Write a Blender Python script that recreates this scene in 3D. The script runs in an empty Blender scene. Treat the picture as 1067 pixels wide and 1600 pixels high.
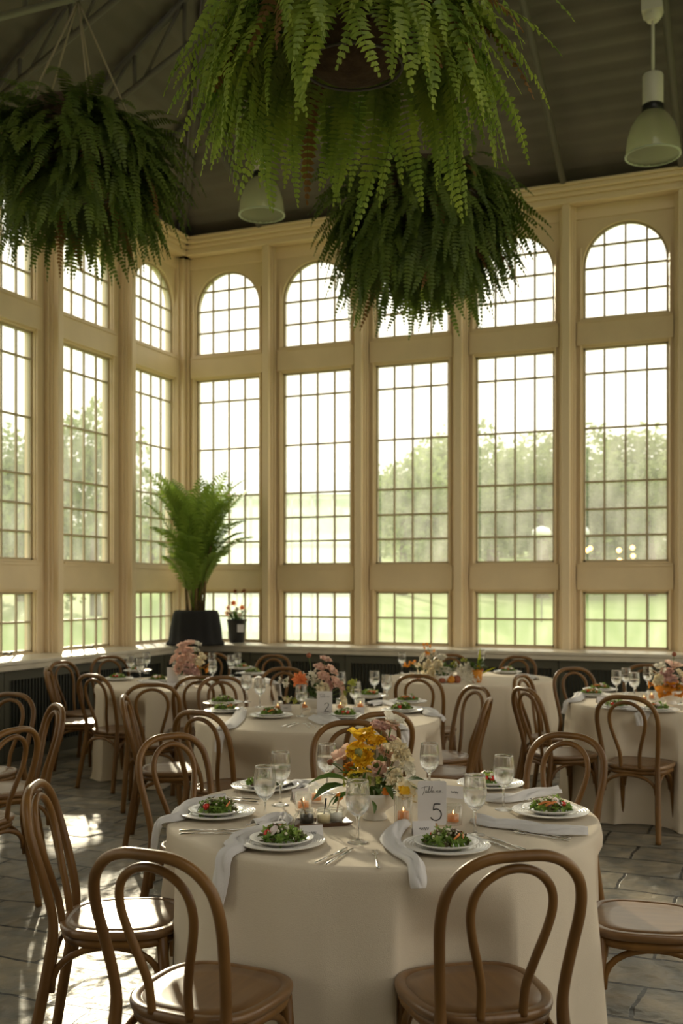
import bpy, math, random
from math import sin, cos, pi, radians as R, atan2, sqrt, hypot
from mathutils import Vector, Matrix
rnd = random.Random(11)
scn = bpy.context.scene
col = scn.collection

# ------------------------------------------------------------------ camera
FOC, Y0, TH, H = 1673.0, 920.0, R(22.38), 1.575
CX, DB = 7.0, 11.69                      # camera distance from the left wall / back wall
cam_d = bpy.data.cameras.new('camera')
cam = bpy.data.objects.new('camera', cam_d); col.objects.link(cam)
cam.location = (CX, 0, H); cam.rotation_euler = (pi / 2, 0, TH)
cam_d.sensor_fit = 'VERTICAL'; cam_d.sensor_height = 36; cam_d.sensor_width = 24
cam_d.lens = FOC * 36 / 1600
cam_d.shift_y = (Y0 - 800) / 1600
cam_d.clip_end = 400
cam_d.dof.use_dof = True; cam_d.dof.focus_distance = 3.85; cam_d.dof.aperture_fstop = 3.6
scn.camera = cam
scn.view_settings.view_transform = 'Standard'; scn.view_settings.look = 'None'
scn.view_settings.gamma = 1; scn.view_settings.use_curve_mapping = False
scn.view_settings.exposure = 0.55

# ------------------------------------------------------------------ daylight
w = bpy.data.worlds.new('sky'); scn.world = w; w.use_nodes = True
nt = w.node_tree; nt.nodes.clear()
wo = nt.nodes.new('ShaderNodeOutputWorld'); bg = nt.nodes.new('ShaderNodeBackground')
tc = nt.nodes.new('ShaderNodeTexCoord'); sx = nt.nodes.new('ShaderNodeSeparateXYZ'); rp = nt.nodes.new('ShaderNodeValToRGB')
nt.links.new(tc.outputs['Generated'], sx.inputs[0]); nt.links.new(sx.outputs['Z'], rp.inputs[0])
rp.color_ramp.elements[0].position = 0.0; rp.color_ramp.elements[0].color = (1.0, .93, .78, 1)
rp.color_ramp.elements[1].position = .7; rp.color_ramp.elements[1].color = (1.0, .96, .87, 1)
nt.links.new(rp.outputs[0], bg.inputs[0]); bg.inputs[1].default_value = 1.35
nt.links.new(bg.outputs[0], wo.inputs[0])
SUN_PX = (118, 402)
def cdir(px, py):                        # direction through a photo pixel, per unit of depth
    u, v = (px - 533.5) / FOC, (Y0 - py) / FOC
    return Vector((-sin(TH) + u * cos(TH), cos(TH) + u * sin(TH), v))
sun_d = bpy.data.lights.new('sun', 'SUN'); sun = bpy.data.objects.new('sun', sun_d); col.objects.link(sun)
sun_d.energy = 4.2; sun_d.angle = R(2.0); sun_d.color = (1.0, .86, .62)
sun.rotation_euler = cdir(*SUN_PX).to_track_quat('Z', 'Y').to_euler(); sun.location = (0, 20, 12)

def ld(l, d, z=0.0):                     # camera-frame plan position -> room position
    return Vector((CX + l * cos(TH) - d * sin(TH), l * sin(TH) + d * cos(TH), z))
def at_z(px, py, z):                     # where the ray of a pixel meets the level z
    d = cdir(px, py); t = (z - H) / d.z
    return Vector((CX, 0, H)) + d * t
def at_d(px, py, dep):
    return Vector((CX, 0, H)) + cdir(px, py) * dep

# ------------------------------------------------------------------ materials
MATS = {}
def mat(name, c, rough=.6, metal=0, noise=0, nscale=8, bump=0, bscale=60, c2=None, trans=0, spec=None, stretch=None, coat=0, emit=0, coatr=.25):
    if name in MATS: return MATS[name]
    m = bpy.data.materials.new(name); m.use_nodes = True; MATS[name] = m
    n = m.node_tree.nodes; L = m.node_tree.links; b = n['Principled BSDF']; out = n['Material Output']
    b.inputs['Base Color'].default_value = (*c, 1); b.inputs['Roughness'].default_value = rough; b.inputs['Metallic'].default_value = metal
    if spec is not None: b.inputs['Specular IOR Level'].default_value = spec
    if coat: b.inputs['Coat Weight'].default_value = coat; b.inputs['Coat Roughness'].default_value = coatr
    if emit:
        b.inputs['Emission Color'].default_value = (*c, 1); b.inputs['Emission Strength'].default_value = emit
    tcn = n.new('ShaderNodeTexCoord'); mp = n.new('ShaderNodeMapping'); L.new(tcn.outputs['Object'], mp.inputs[0])
    if stretch: mp.inputs['Scale'].default_value = stretch
    colsock = None
    if noise or c2:
        t = n.new('ShaderNodeTexNoise'); t.inputs['Scale'].default_value = nscale; t.inputs['Detail'].default_value = 4; L.new(mp.outputs[0], t.inputs[0])
        mx = n.new('ShaderNodeMix'); mx.data_type = 'RGBA'
        r_ = n.new('ShaderNodeMapRange'); r_.inputs[1].default_value = .35; r_.inputs[2].default_value = .65; L.new(t.outputs[0], r_.inputs[0])
        L.new(r_.outputs[0], mx.inputs[0])
        cc = c2 or tuple(max(0, x * (1 - noise)) for x in c)
        mx.inputs[6].default_value = (*c, 1); mx.inputs[7].default_value = (*cc, 1)
        L.new(mx.outputs[2], b.inputs['Base Color']); colsock = mx.outputs[2]
    if bump:
        t2 = n.new('ShaderNodeTexNoise'); t2.inputs['Scale'].default_value = bscale; t2.inputs['Detail'].default_value = 3; L.new(mp.outputs[0], t2.inputs[0])
        bp = n.new('ShaderNodeBump'); bp.inputs['Strength'].default_value = bump; bp.inputs['Distance'].default_value = .01
        L.new(t2.outputs[0], bp.inputs['Height']); L.new(bp.outputs[0], b.inputs['Normal'])
    if trans:
        tr = n.new('ShaderNodeBsdfTranslucent'); ms = n.new('ShaderNodeMixShader'); ms.inputs[0].default_value = trans
        if colsock: L.new(colsock, tr.inputs[0])
        else: tr.inputs[0].default_value = (*c, 1)
        L.new(b.outputs[0], ms.inputs[1]); L.new(tr.outputs[0], ms.inputs[2]); L.new(ms.outputs[0], out.inputs[0])
    return m
def glass_mat(name, tint=(1, 1, 1), dust=0, gloss=1.0, dustcol=(.9, .9, .85), streak=False):
    m = bpy.data.materials.new(name); m.use_nodes = True; n = m.node_tree.nodes; L = m.node_tree.links; n.clear()
    out = n.new('ShaderNodeOutputMaterial'); t = n.new('ShaderNodeBsdfTransparent'); t.inputs[0].default_value = (*tint, 1)
    g = n.new('ShaderNodeBsdfGlossy'); g.inputs['Roughness'].default_value = .02
    lw = n.new('ShaderNodeLayerWeight'); lw.inputs[0].default_value = .5; pw = n.new('ShaderNodeMath'); pw.operation = 'POWER'; pw.inputs[1].default_value = 4; L.new(lw.outputs['Facing'], pw.inputs[0])
    mu = n.new('ShaderNodeMath'); mu.operation = 'MULTIPLY_ADD'; mu.inputs[1].default_value = gloss * .6; mu.inputs[2].default_value = .04 * gloss; L.new(pw.outputs[0], mu.inputs[0])
    mx = n.new('ShaderNodeMixShader'); L.new(mu.outputs[0], mx.inputs[0]); L.new(t.outputs[0], mx.inputs[1]); L.new(g.outputs[0], mx.inputs[2])
    last = mx
    if dust:
        d = n.new('ShaderNodeBsdfTranslucent'); d.inputs[0].default_value = (*dustcol, 1)
        m2 = n.new('ShaderNodeMixShader'); m2.inputs[0].default_value = dust
        if streak:
            tcn = n.new('ShaderNodeTexCoord'); mp = n.new('ShaderNodeMapping'); mp.inputs['Scale'].default_value = (1, 1, .35); L.new(tcn.outputs['Object'], mp.inputs[0])
            t2 = n.new('ShaderNodeTexNoise'); t2.inputs['Scale'].default_value = 5; t2.inputs['Detail'].default_value = 6; L.new(mp.outputs[0], t2.inputs[0])
            r_ = n.new('ShaderNodeMapRange'); r_.inputs[1].default_value = .3; r_.inputs[2].default_value = .75; r_.inputs[3].default_value = dust * .5; r_.inputs[4].default_value = dust * 1.7
            L.new(t2.outputs[0], r_.inputs[0]); L.new(r_.outputs[0], m2.inputs[0])
        L.new(mx.outputs[0], m2.inputs[1]); L.new(d.outputs[0], m2.inputs[2]); last = m2
    L.new(last.outputs[0], out.inputs[0]); MATS[name] = m; return m

cream = mat('cream_paint', (.77, .62, .39), .42, noise=.07, nscale=3, bump=.05, bscale=20)
creamtrim = mat('cream_trim', (.78, .63, .41), .35)
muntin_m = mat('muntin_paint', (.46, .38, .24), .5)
sill_m = mat('sill_paint', (.62, .57, .46), .28, noise=.1)
cab_m = mat('green_grey_paint', (.070, .068, .045), .5)
grille_m = mat('grille_dark', (.017, .020, .014), .6)
dark_m = mat('olive_wall_paint', (.10, .09, .06), .7)
roof_m = mat('roof_sheet', (.125, .108, .095), .6, noise=.25, nscale=2)
steel_m = mat('roof_steel', (.11, .10, .09), .5)
steel_l = mat('pale_steel', (.16, .155, .13), .5)
pipe_m = mat('pipe_paint', (.50, .42, .28), .4)
cloth_m = mat('ivory_linen', (.77, .675, .53), .85, bump=.25, bscale=400, trans=.12, noise=.04, nscale=1.5)
wood_m = mat('chair_wood', (.225, .112, .029), .42, spec=.3, c2=(.125, .058, .014), nscale=6, bump=.08, bscale=90, stretch=(1, 1, .25), coat=.12)
seat_m = mat('chair_seat_wood', (.21, .108, .034), .36, c2=(.14, .066, .020), nscale=5, stretch=(6, .8, 1), coat=.6, coatr=.42)
plate_m = mat('white_china', (.82, .80, .75), .18, coat=.3)
napkin_m = mat('pale_grey_linen', (.82, .80, .79), .85, bump=.3, bscale=500, trans=.18)
silver_m = mat('silver', (.75, .73, .68), .16, metal=1)
card_m = mat('card_grey', (.70, .67, .66), .7)
ink_m = mat('ink', (.02, .018, .02), .6)
stand_m = mat('pale_wood', (.45, .28, .13), .6)
tray_m = mat('dark_wood_tray', (.16, .075, .03), .45, noise=.4, nscale=20)
wax_m = mat('amber_wax', (.95, .48, .12), .5, trans=.5)
flame_m = mat('flame', (1.0, .55, .18), .5, emit=5)
glow_m = mat('warm_dot_glow', (1.0, .50, .15), .5, emit=5)
bowl_m = mat('white_ceramic_bowl', (.80, .76, .70), .45)
blackcloth_m = mat('black_cloth', (.006, .006, .007), .85)
pot_m = mat('black_plastic_pot', (.012, .012, .013), .5)
soil_m = mat('soil', (.03, .018, .01), .95)
label_m = mat('white_label', (.75, .74, .76), .6)
pep_m = mat('ground_pepper', (.05, .035, .025), .95, noise=.6, nscale=400)
mus_m = mat('cream_butter', (.80, .68, .42), .6)
salt_m = mat('salt', (.80, .79, .76), .8)
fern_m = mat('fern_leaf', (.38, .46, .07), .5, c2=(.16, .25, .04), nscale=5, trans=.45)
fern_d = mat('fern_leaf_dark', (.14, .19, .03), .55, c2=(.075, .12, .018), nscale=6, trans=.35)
fern_b = mat('fern_dry', (.22, .11, .035), .8, trans=.3)
moss_m = mat('coir_basket', (.055, .030, .015), .95, bump=1, bscale=40, c2=(.10, .065, .035), nscale=12)
rope_m = mat('jute_rope', (.30, .25, .17), .9)
palm_m = mat('palm_leaf', (.30, .42, .06), .45, c2=(.14, .24, .03), nscale=4, trans=.45)
palm_stem = mat('palm_cane', (.22, .15, .045), .6, c2=(.10, .07, .03), nscale=12)
leafg_m = mat('glossy_leaf', (.10, .17, .03), .38, c2=(.05, .10, .02), nscale=12, trans=.3)
stem_m = mat('flower_stem', (.13, .19, .04), .5, trans=.1)
lg_m = mat('salad_green', (.34, .46, .10), .5, c2=(.14, .26, .04), nscale=40, trans=.3)
lr_m = mat('salad_red_leaf', (.10, .035, .03), .5, c2=(.16, .20, .05), nscale=60, trans=.2)
rad_m = mat('radish', (.72, .60, .58), .4)
tom_m = mat('tomato', (.62, .03, .015), .25)
car_m = mat('carrot', (.62, .20, .04), .5)
crumb_m = mat('cheese_crumb', (.78, .72, .58), .8)
whitemetal = mat('lamp_white', (.62, .60, .54), .4)
blackm = mat('lamp_black', (.01, .01, .01), .4)
canemetal = mat('hinge_metal', (.55, .53, .5), .3, metal=1)
trunk_m = mat('tree_bark', (.10, .075, .05), .9)
pane_m = glass_mat('window_glass', (.96, .98, .96), dust=.17, gloss=.4, streak=True)
gob_m = bpy.data.materials.new('goblet_glass'); gob_m.use_nodes = True; n = gob_m.node_tree.nodes; n.clear(); L = gob_m.node_tree.links
o_ = n.new('ShaderNodeOutputMaterial'); g_ = n.new('ShaderNodeBsdfGlass'); g_.inputs['IOR'].default_value = 1.42; g_.inputs['Roughness'].default_value = 0
t_ = n.new('ShaderNodeBsdfTransparent'); m_ = n.new('ShaderNodeMixShader'); m_.inputs[0].default_value = .25
L.new(g_.outputs[0], m_.inputs[1]); L.new(t_.outputs[0], m_.inputs[2]); L.new(m_.outputs[0], o_.inputs[0])
jar_m = glass_mat('jar_glass', (.97, .97, .95), gloss=1.5, dust=.10)
shade_m = glass_mat('prismatic_shade', (.80, .80, .74), dust=.42, gloss=1.0, dustcol=(.66, .66, .58))
# water: refracting with part of the light passing straight
wm = bpy.data.materials.new('water'); wm.use_nodes = True; n = wm.node_tree.nodes; n.clear(); L = wm.node_tree.links
o_ = n.new('ShaderNodeOutputMaterial'); g_ = n.new('ShaderNodeBsdfGlass'); g_.inputs['IOR'].default_value = 1.33; g_.inputs['Roughness'].default_value = 0
t_ = n.new('ShaderNodeBsdfTransparent'); m_ = n.new('ShaderNodeMixShader'); m_.inputs[0].default_value = .35
L.new(g_.outputs[0], m_.inputs[1]); L.new(t_.outputs[0], m_.inputs[2]); L.new(m_.outputs[0], o_.inputs[0]); water_m = wm

# slate floor
fm = bpy.data.materials.new('slate_flags'); fm.use_nodes = True; n = fm.node_tree.nodes; L = fm.node_tree.links; b = n['Principled BSDF']
tcn = n.new('ShaderNodeTexCoord'); ns = n.new('ShaderNodeTexNoise'); ns.inputs['Scale'].default_value = 2.8; ns.inputs['Detail'].default_value = 6
L.new(tcn.outputs['Object'], ns.inputs[0])
vm = n.new('ShaderNodeVectorMath'); vm.operation = 'MULTIPLY_ADD'; vm.inputs[1].default_value = (.10, .10, 0); L.new(ns.outputs['Color'], vm.inputs[0]); L.new(tcn.outputs['Object'], vm.inputs[2])
br = n.new('ShaderNodeTexBrick'); L.new(vm.outputs[0], br.inputs[0]); br.offset = .42
br.inputs['Scale'].default_value = 1; br.inputs['Brick Width'].default_value = .52; br.inputs['Row Height'].default_value = .34; br.inputs['Mortar Size'].default_value = .010; br.inputs['Mortar Smooth'].default_value = .3; br.inputs['Bias'].default_value = 0
br.inputs['Color1'].default_value = (.165, .150, .122, 1); br.inputs['Color2'].default_value = (.29, .262, .205, 1); br.inputs['Mortar'].default_value = (.03, .028, .024, 1)
n2 = n.new('ShaderNodeTexNoise'); n2.inputs['Scale'].default_value = 7; n2.inputs['Detail'].default_value = 8; L.new(tcn.outputs['Object'], n2.inputs[0])
cr = n.new('ShaderNodeValToRGB'); cr.color_ramp.elements[0].position = .35; cr.color_ramp.elements[0].color = (.62, .66, .68, 1); cr.color_ramp.elements[1].position = .68; cr.color_ramp.elements[1].color = (1.25, 1.15, 1.0, 1); L.new(n2.outputs[0], cr.inputs[0])
mxf = n.new('ShaderNodeMix'); mxf.data_type = 'RGBA'; mxf.blend_type = 'MULTIPLY'; mxf.inputs[0].default_value = 1; L.new(br.outputs[0], mxf.inputs[6]); L.new(cr.outputs[0], mxf.inputs[7])
L.new(mxf.outputs[2], b.inputs['Base Color'])
rr = n.new('ShaderNodeMapRange'); rr.inputs[3].default_value = .30; rr.inputs[4].default_value = .58; L.new(n2.outputs[0], rr.inputs[0]); L.new(rr.outputs[0], b.inputs['Roughness'])
wv = n.new('ShaderNodeTexWave'); wv.inputs['Scale'].default_value = .9; wv.inputs['Distortion'].default_value = 14; wv.inputs['Detail'].default_value = 4; wv.inputs['Detail Scale'].default_value = 1.6; L.new(tcn.outputs['Object'], wv.inputs[0])
ad = n.new('ShaderNodeMath'); ad.operation = 'MULTIPLY_ADD'; ad.inputs[1].default_value = .6; L.new(wv.outputs[1], ad.inputs[0]); L.new(n2.outputs[0], ad.inputs[2])
sb = n.new('ShaderNodeMath'); sb.operation = 'SUBTRACT'; L.new(ad.outputs[0], sb.inputs[0]); L.new(br.outputs['Fac'], sb.inputs[1])
bp = n.new('ShaderNodeBump'); bp.inputs['Strength'].default_value = .9; bp.inputs['Distance'].default_value = .022; L.new(sb.outputs[0], bp.inputs['Height']); L.new(bp.outputs[0], b.inputs['Normal'])
floor_m = fm

# ------------------------------------------------------------------ mesh helpers
class MB:
    def __init__(s): s.v = []; s.f = []; s.mi = []; s.cur = 0
    def add(s, vs, fs):
        k = len(s.v); s.v += [tuple(p) for p in vs]
        for f in fs: s.f.append([i + k for i in f]); s.mi.append(s.cur)
    def box(s, x0, x1, y0, y1, z0, z1, M=None):
        vs = [Vector((x, y, z)) for x in (x0, x1) for y in (y0, y1) for z in (z0, z1)]
        if M: vs = [M @ p for p in vs]
        s.add(vs, [(0, 1, 3, 2), (4, 6, 7, 5), (0, 4, 5, 1), (2, 3, 7, 6), (0, 2, 6, 4), (1, 5, 7, 3)])
    def tube(s, pts, rad, n=8, closed=False, cap=True, flat=1.0, up=None):
        pts = [Vector(p) for p in pts]; m = len(pts)
        rs = rad if isinstance(rad, (list, tuple)) else [rad] * m
        prev = None; rings = []
        for i, p in enumerate(pts):
            if closed: t = pts[(i + 1) % m] - pts[i - 1]
            else: t = pts[min(i + 1, m - 1)] - pts[max(i - 1, 0)]
            t.normalize()
            if prev is None:
                a = Vector(up) if up else (Vector((0, 0, 1)) if abs(t.z) < .9 else Vector((1, 0, 0)))
                nn = (a - t * a.dot(t)).normalized()
            else:
                nn = prev - t * prev.dot(t)
                nn = nn.normalized() if nn.length > 1e-6 else prev
            prev = nn; bb = t.cross(nn)
            rings.append([p + (nn * cos(2 * pi * j / n) * flat + bb * sin(2 * pi * j / n)) * rs[i] for j in range(n)])
        vs = [q for r_ in rings for q in r_]; fs = []
        for i in range(m if closed else m - 1):
            for j in range(n):
                a = i * n; b_ = ((i + 1) % m) * n
                fs.append((a + j, a + (j + 1) % n, b_ + (j + 1) % n, b_ + j))
        if cap and not closed: fs.append(tuple(range(n))[::-1]); fs.append(tuple((m - 1) * n + j for j in range(n)))
        s.add(vs, fs)
    def lathe(s, prof, n=32, c=(0, 0, 0), rfun=None):
        vs = []; fs = []; m = len(prof)
        for i, (r_, z) in enumerate(prof):
            for j in range(n):
                a = 2 * pi * j / n; rr_ = r_ * (rfun(a, i) if rfun else 1)
                vs.append((c[0] + rr_ * cos(a), c[1] + rr_ * sin(a), c[2] + z))
        for i in range(m - 1):
            for j in range(n): fs.append((i * n + j, i * n + (j + 1) % n, (i + 1) * n + (j + 1) % n, (i + 1) * n + j))
        if prof[0][0] > 1e-5: fs.append(tuple(range(n))[::-1])
        if prof[-1][0] > 1e-5: fs.append(tuple((m - 1) * n + j for j in range(n)))
        s.add(vs, fs)
    def ball(s, c, r_, n=10, sc=(1, 1, 1)):
        c = Vector(c); m = max(4, n // 2 + 1); vs = []; fs = []
        for i in range(m + 1):
            ph = pi * i / m
            for j in range(n):
                a = 2 * pi * j / n; vs.append(c + Vector((sin(ph) * cos(a) * sc[0], sin(ph) * sin(a) * sc[1], cos(ph) * sc[2])) * r_)
        for i in range(m):
            for j in range(n): fs.append((i * n + j, (i + 1) * n + j, (i + 1) * n + (j + 1) % n, i * n + (j + 1) % n))
        s.add(vs, fs)
    def mesh(s, name, mats, smooth=True):
        me = bpy.data.meshes.new(name); me.from_pydata(s.v, [], s.f)
        for m in (mats if isinstance(mats, (list, tuple)) else [mats]): me.materials.append(m)
        me.polygons.foreach_set('material_index', s.mi)
        me.polygons.foreach_set('use_smooth', [smooth] * len(s.f))
        me.update(); return me
    def build(s, name, mats, parent=None, smooth=True, loc=None, rot=None, bevel=0, auto=False):
        me = s.mesh(name, mats, smooth or auto)
        o = link(name, me, parent, loc, rot)
        if auto: me.set_sharp_from_angle(angle=R(38))
        if bevel:
            md = o.modifiers.new('b', 'BEVEL'); md.width = bevel; md.segments = 2; md.limit_method = 'ANGLE'
        return o
def link(name, me, parent=None, loc=None, rot=None):
    o = bpy.data.objects.new(name, me); col.objects.link(o)
    if parent: o.parent = parent
    if loc is not None: o.location = loc
    if rot is not None: o.rotation_euler = rot
    return o
def empty(name, loc=(0, 0, 0), rz=0):
    o = bpy.data.objects.new(name, None); col.objects.link(o); o.location = loc; o.rotation_euler = (0, 0, rz); o.empty_display_size = .1
    return o
def tag(o, label, cat, group=None):
    o['label'] = label; o['category'] = cat
    if group: o['group'] = group
    return o
def struct(o): o['kind'] = 'structure'; return o
KIDS = {}
def kids(o):
    return [c for c in col.objects if c.parent == o]
def dup(root, loc, rz, label, group=None, cat=None, scale=None):
    key = root.name
    if key not in KIDS: KIDS[key] = [(c, kids(c)) for c in kids(root)]
    r_ = root.copy(); col.objects.link(r_); r_.location = loc; r_.rotation_euler = (0, 0, rz); r_['label'] = label
    if scale: r_.scale = scale
    if group: r_['group'] = group
    for c, gs in KIDS[key]:
        cc = c.copy(); col.objects.link(cc); cc.parent = r_
        for g in gs:
            gg = g.copy(); col.objects.link(gg); gg.parent = cc
    return r_
class Once:                                # the first placement uses the object itself, later ones copies
    def __init__(s, root): s.root = root; s.used = False; s.q = []
    def put(s, loc, rz, label, group=None, scale=None): s.q.append((loc, rz, label, group, scale))
    def flush(s):
        for a in s.q[1:]: dup(s.root, a[0], a[1], a[2], a[3], scale=a[4])
        if s.q:
            a = s.q[0]; s.root.location = a[0]; s.root.rotation_euler = (0, 0, a[1]); s.root['label'] = a[2]
            if a[3]: s.root['group'] = a[3]
            if a[4]: s.root.scale = a[4]
def spline(P, n=8):
    P = [Vector(p) for p in P]; out = []
    for i in range(len(P) - 1):
        p0, p1, p2, p3 = P[max(i - 1, 0)], P[i], P[i + 1], P[min(i + 2, len(P) - 1)]
        for k in range(n):
            t = k / n
            out.append(.5 * ((2 * p1) + (p2 - p0) * t + (2 * p0 - 5 * p1 + 4 * p2 - p3) * t * t + (3 * p1 - p0 - 3 * p2 + p3) * t ** 3))
    out.append(P[-1]); return out

# ------------------------------------------------------------------ room shell
SC = 1.17
def zz(z): return 1.575 + (z * .9722 - 1.575) * SC      # heights fitted from the photograph
Z_AB, Z_TT, Z_TB, Z_LT, Z_LB = zz(4.18), zz(3.91), zz(1.874), zz(1.591), zz(1.057)
PB, PL_, WW = 1.198, 1.342, .888
BO, LO = .213, .161
Z_AT = 5.50; Z_SP = Z_AT - WW / 2; EAVE = 5.89
NB, NL = 8, 9
XE, YS = BO + NB * PB + .1, DB - (LO + NL * PL_ + .1)
floor = MB(); floor.box(-.1, 13.5, -3.5, DB + .1, -.1, 0); struct(floor.build('floor', floor_m, smooth=False))

def wall_frame(which):                   # s: along the wall from the corner, n: into the room
    if which == 'back': return Matrix(((1, 0, 0, 0), (0, -1, 0, DB), (0, 0, 1, 0), (0, 0, 0, 1)))
    return Matrix(((0, 1, 0, 0), (-1, 0, 0, DB), (0, 0, 1, 0), (0, 0, 0, 1)))
MBK, MLF = wall_frame('back'), wall_frame('left')
win_no = [0]
def muntins(s0, cols, zs, zt, M, arch=False):
    m = MB(); fr = .022; mw = .010
    s1 = s0 + WW
    z0 = zt[0]; z1 = zt[1]
    # sash frame
    m.box(s0, s0 + fr, -.075, -.035, z0, Z_SP if arch else z1, M); m.box(s1 - fr, s1, -.075, -.035, z0, Z_SP if arch else z1, M)
    m.box(s0, s1, -.075, -.035, z0, z0 + fr, M)
    if not arch: m.box(s0, s1, -.075, -.035, z1 - fr, z1, M)
    sc_, rr_ = s0 + WW / 2, WW / 2
    if arch:
        N = 28
        for i in range(N):
            a, b2 = pi * i / N, pi * (i + 1) / N
            q = [M @ Vector((sc_ + k * cos(t), nn, Z_SP + k * sin(t))) for t in (a, b2) for k in (rr_ - fr, rr_) for nn in (-.075, -.035)]
            m.add(q, [(0, 1, 3, 2), (4, 6, 7, 5), (0, 4, 5, 1), (2, 3, 7, 6), (1, 5, 7, 3), (0, 2, 6, 4)])
    for i in range(1, cols):
        s = s0 + WW * i / cols
        top = z1
        if arch: top = Z_SP + sqrt(max(0, rr_ ** 2 - (s - sc_) ** 2))
        m.box(s - mw, s + mw, -.068, -.045, z0, top - .005, M)
    for z in zs:
        a, b2 = s0, s1
        if arch and z > Z_SP:
            h = sqrt(rr_ ** 2 - (z - Z_SP) ** 2); a, b2 = sc_ - h, sc_ + h
        m.box(a + .004, b2 - .004, -.070, -.043, z - mw, z + mw, M)
    return m
def window(s0, kind, M, latch=False):
    win_no[0] += 1
    if kind == 'arch':
        z0 = Z_AB; hh = Z_AT - z0; m = muntins(s0, 4, [z0 + hh * t for t in (.277, .543, .783)], (z0, Z_AT), M, True)
    elif kind == 'tall':
        z0 = Z_TB; hh = Z_TT - z0; m = muntins(s0, 4, [Z_TT - hh * t for t in (.12, .376, .626, .753, .876)], (z0, Z_TT), M)
    else:
        z0 = Z_LB; hh = Z_LT - z0; m = muntins(s0, 4, [z0 + hh * .5], (z0, Z_LT), M)
    root = struct(empty('window_%d' % win_no[0], M @ Vector((s0 + WW / 2, -.055, z0))))
    inv = Matrix.Translation(-root.location)
    m.v = [tuple(inv @ Vector(p)) for p in m.v]
    m.build('window_frame', muntin_m, root, smooth=False)
    g = MB()
    if kind == 'arch':
        pts = [(s0, z0), (s0 + WW, z0)] + [(s0 + WW / 2 + WW / 2 * cos(pi * i / 24), Z_SP + WW / 2 * sin(pi * i / 24)) for i in range(25)]
    else:
        t = Z_TT if kind == 'tall' else Z_LT
        pts = [(s0, z0), (s0 + WW, z0), (s0 + WW, t), (s0, t)]
    g.add([inv @ (M @ Vector((a, -.0565, b2))) for a, b2 in pts], [tuple(range(len(pts)))])
    g.build('glass_pane', pane_m, root, smooth=False)
    if latch:
        k = MB(); c = inv @ (M @ Vector((s0 + WW / 2, -.0, Z_LB + .012)))
        d = (M.to_3x3() @ Vector((1, 0, 0))); nv = M.to_3x3() @ Vector((0, 1, 0))
        k.tube([c - d * .07 + nv * .02, c - d * .02 + nv * .03, c + d * .07 + nv * .035], .008); k.tube([c - d * .05, c - d * .05 + nv * .03], .014)
        k.build('crank_handle', blackm, root)

def wall(which, nb, off, per, total, M, name):
    m = MB()
    T = -.13
    def bx(s0, s1, n0, n1, z0, z1): m.box(s0, s1, n0, n1, z0, z1, M)
    edges = [off + k * per for k in range(nb)]
    prev = 0
    for k, s0 in enumerate(edges + [None]):
        a = prev; b_ = s0 if s0 is not None else total
        bx(a, b_, T, 0, 0, EAVE)                       # pier between openings
        if s0 is None: break
        s1 = s0 + WW; prev = s1
        bx(s0, s1, T, 0, 0, Z_LB); bx(s0, s1, T, 0, Z_LT, Z_TB); bx(s0, s1, T, 0, Z_TT, Z_AB); bx(s0, s1, T, 0, Z_AT, EAVE)
        # spandrels beside the arch
        N = 24; sc_ = (s0 + s1) / 2; rr_ = WW / 2
        for i in range(N):
            t0, t1 = pi * i / N, pi * (i + 1) / N
            p0, p1 = (sc_ + rr_ * cos(t0), Z_SP + rr_ * sin(t0)), (sc_ + rr_ * cos(t1), Z_SP + rr_ * sin(t1))
            q = [M @ Vector(v) for v in ((p0[0], 0, p0[1]), (p1[0], 0, p1[1]), (p1[0], 0, Z_AT), (p0[0], 0, Z_AT), (p0[0], T, p0[1]), (p1[0], T, p1[1]), (p1[0], T, Z_AT), (p0[0], T, Z_AT))]
            m.add(q, [(0, 1, 2, 3), (4, 7, 6, 5), (0, 4, 5, 1)])
        # raised rails
        for za, zb in ((Z_LT, Z_TB), (Z_TT, Z_AB)):
            bx(s0 - .055, s1 + .055, 0, .035, za + .022, zb - .022)
            bx(s0 - .055, s1 + .055, .035, .05, zb - .05, zb - .034)
        # sloping inner sill beads
        bx(s0 - .01, s1 + .01, -.02, .03, Z_TB - .02, Z_TB - .002); bx(s0 - .01, s1 + .01, -.02, .03, Z_AB - .02, Z_AB - .002)
    o = m.build(name, cream, smooth=False, bevel=.006); struct(o)
    # window casings + posts : trim
    t = MB()
    def tx(s0, s1, n0, n1, z0, z1): t.box(s0, s1, n0, n1, z0, z1, M)
    for k, s0 in enumerate(edges):
        s1 = s0 + WW
        for (sa, sb) in ((s0 - .032, s0 - .010), (s1 + .010, s1 + .032)):
            tx(sa, sb, 0, .022, Z_LB, Z_SP + .2)
        # posts to the far side of each bay
        pc = s1 + (per - WW) / 2
        tx(pc - .085, pc + .085, 0, .055, .9, EAVE - .19)
        tx(pc - .042, pc + .042, .055, .15, .9, EAVE - .19)
        tx(pc - .060, pc + .060, .055, .085, .9, EAVE - .19)
    if which == 'back': tx(0.0, .10, 0, .10, .9, EAVE - .19)
    tx(.10, .14, 0, .04, .9, EAVE - .19)
    return t
tr1 = wall('back', NB, BO, PB, XE, MBK, 'wall_back'); struct(tr1.build('trim_1', creamtrim, smooth=False, bevel=.006))
tr2 = wall('left', NL, LO, PL_, DB - YS, MLF, 'wall_left'); struct(tr2.build('trim_2', creamtrim, smooth=False, bevel=.006))
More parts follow.
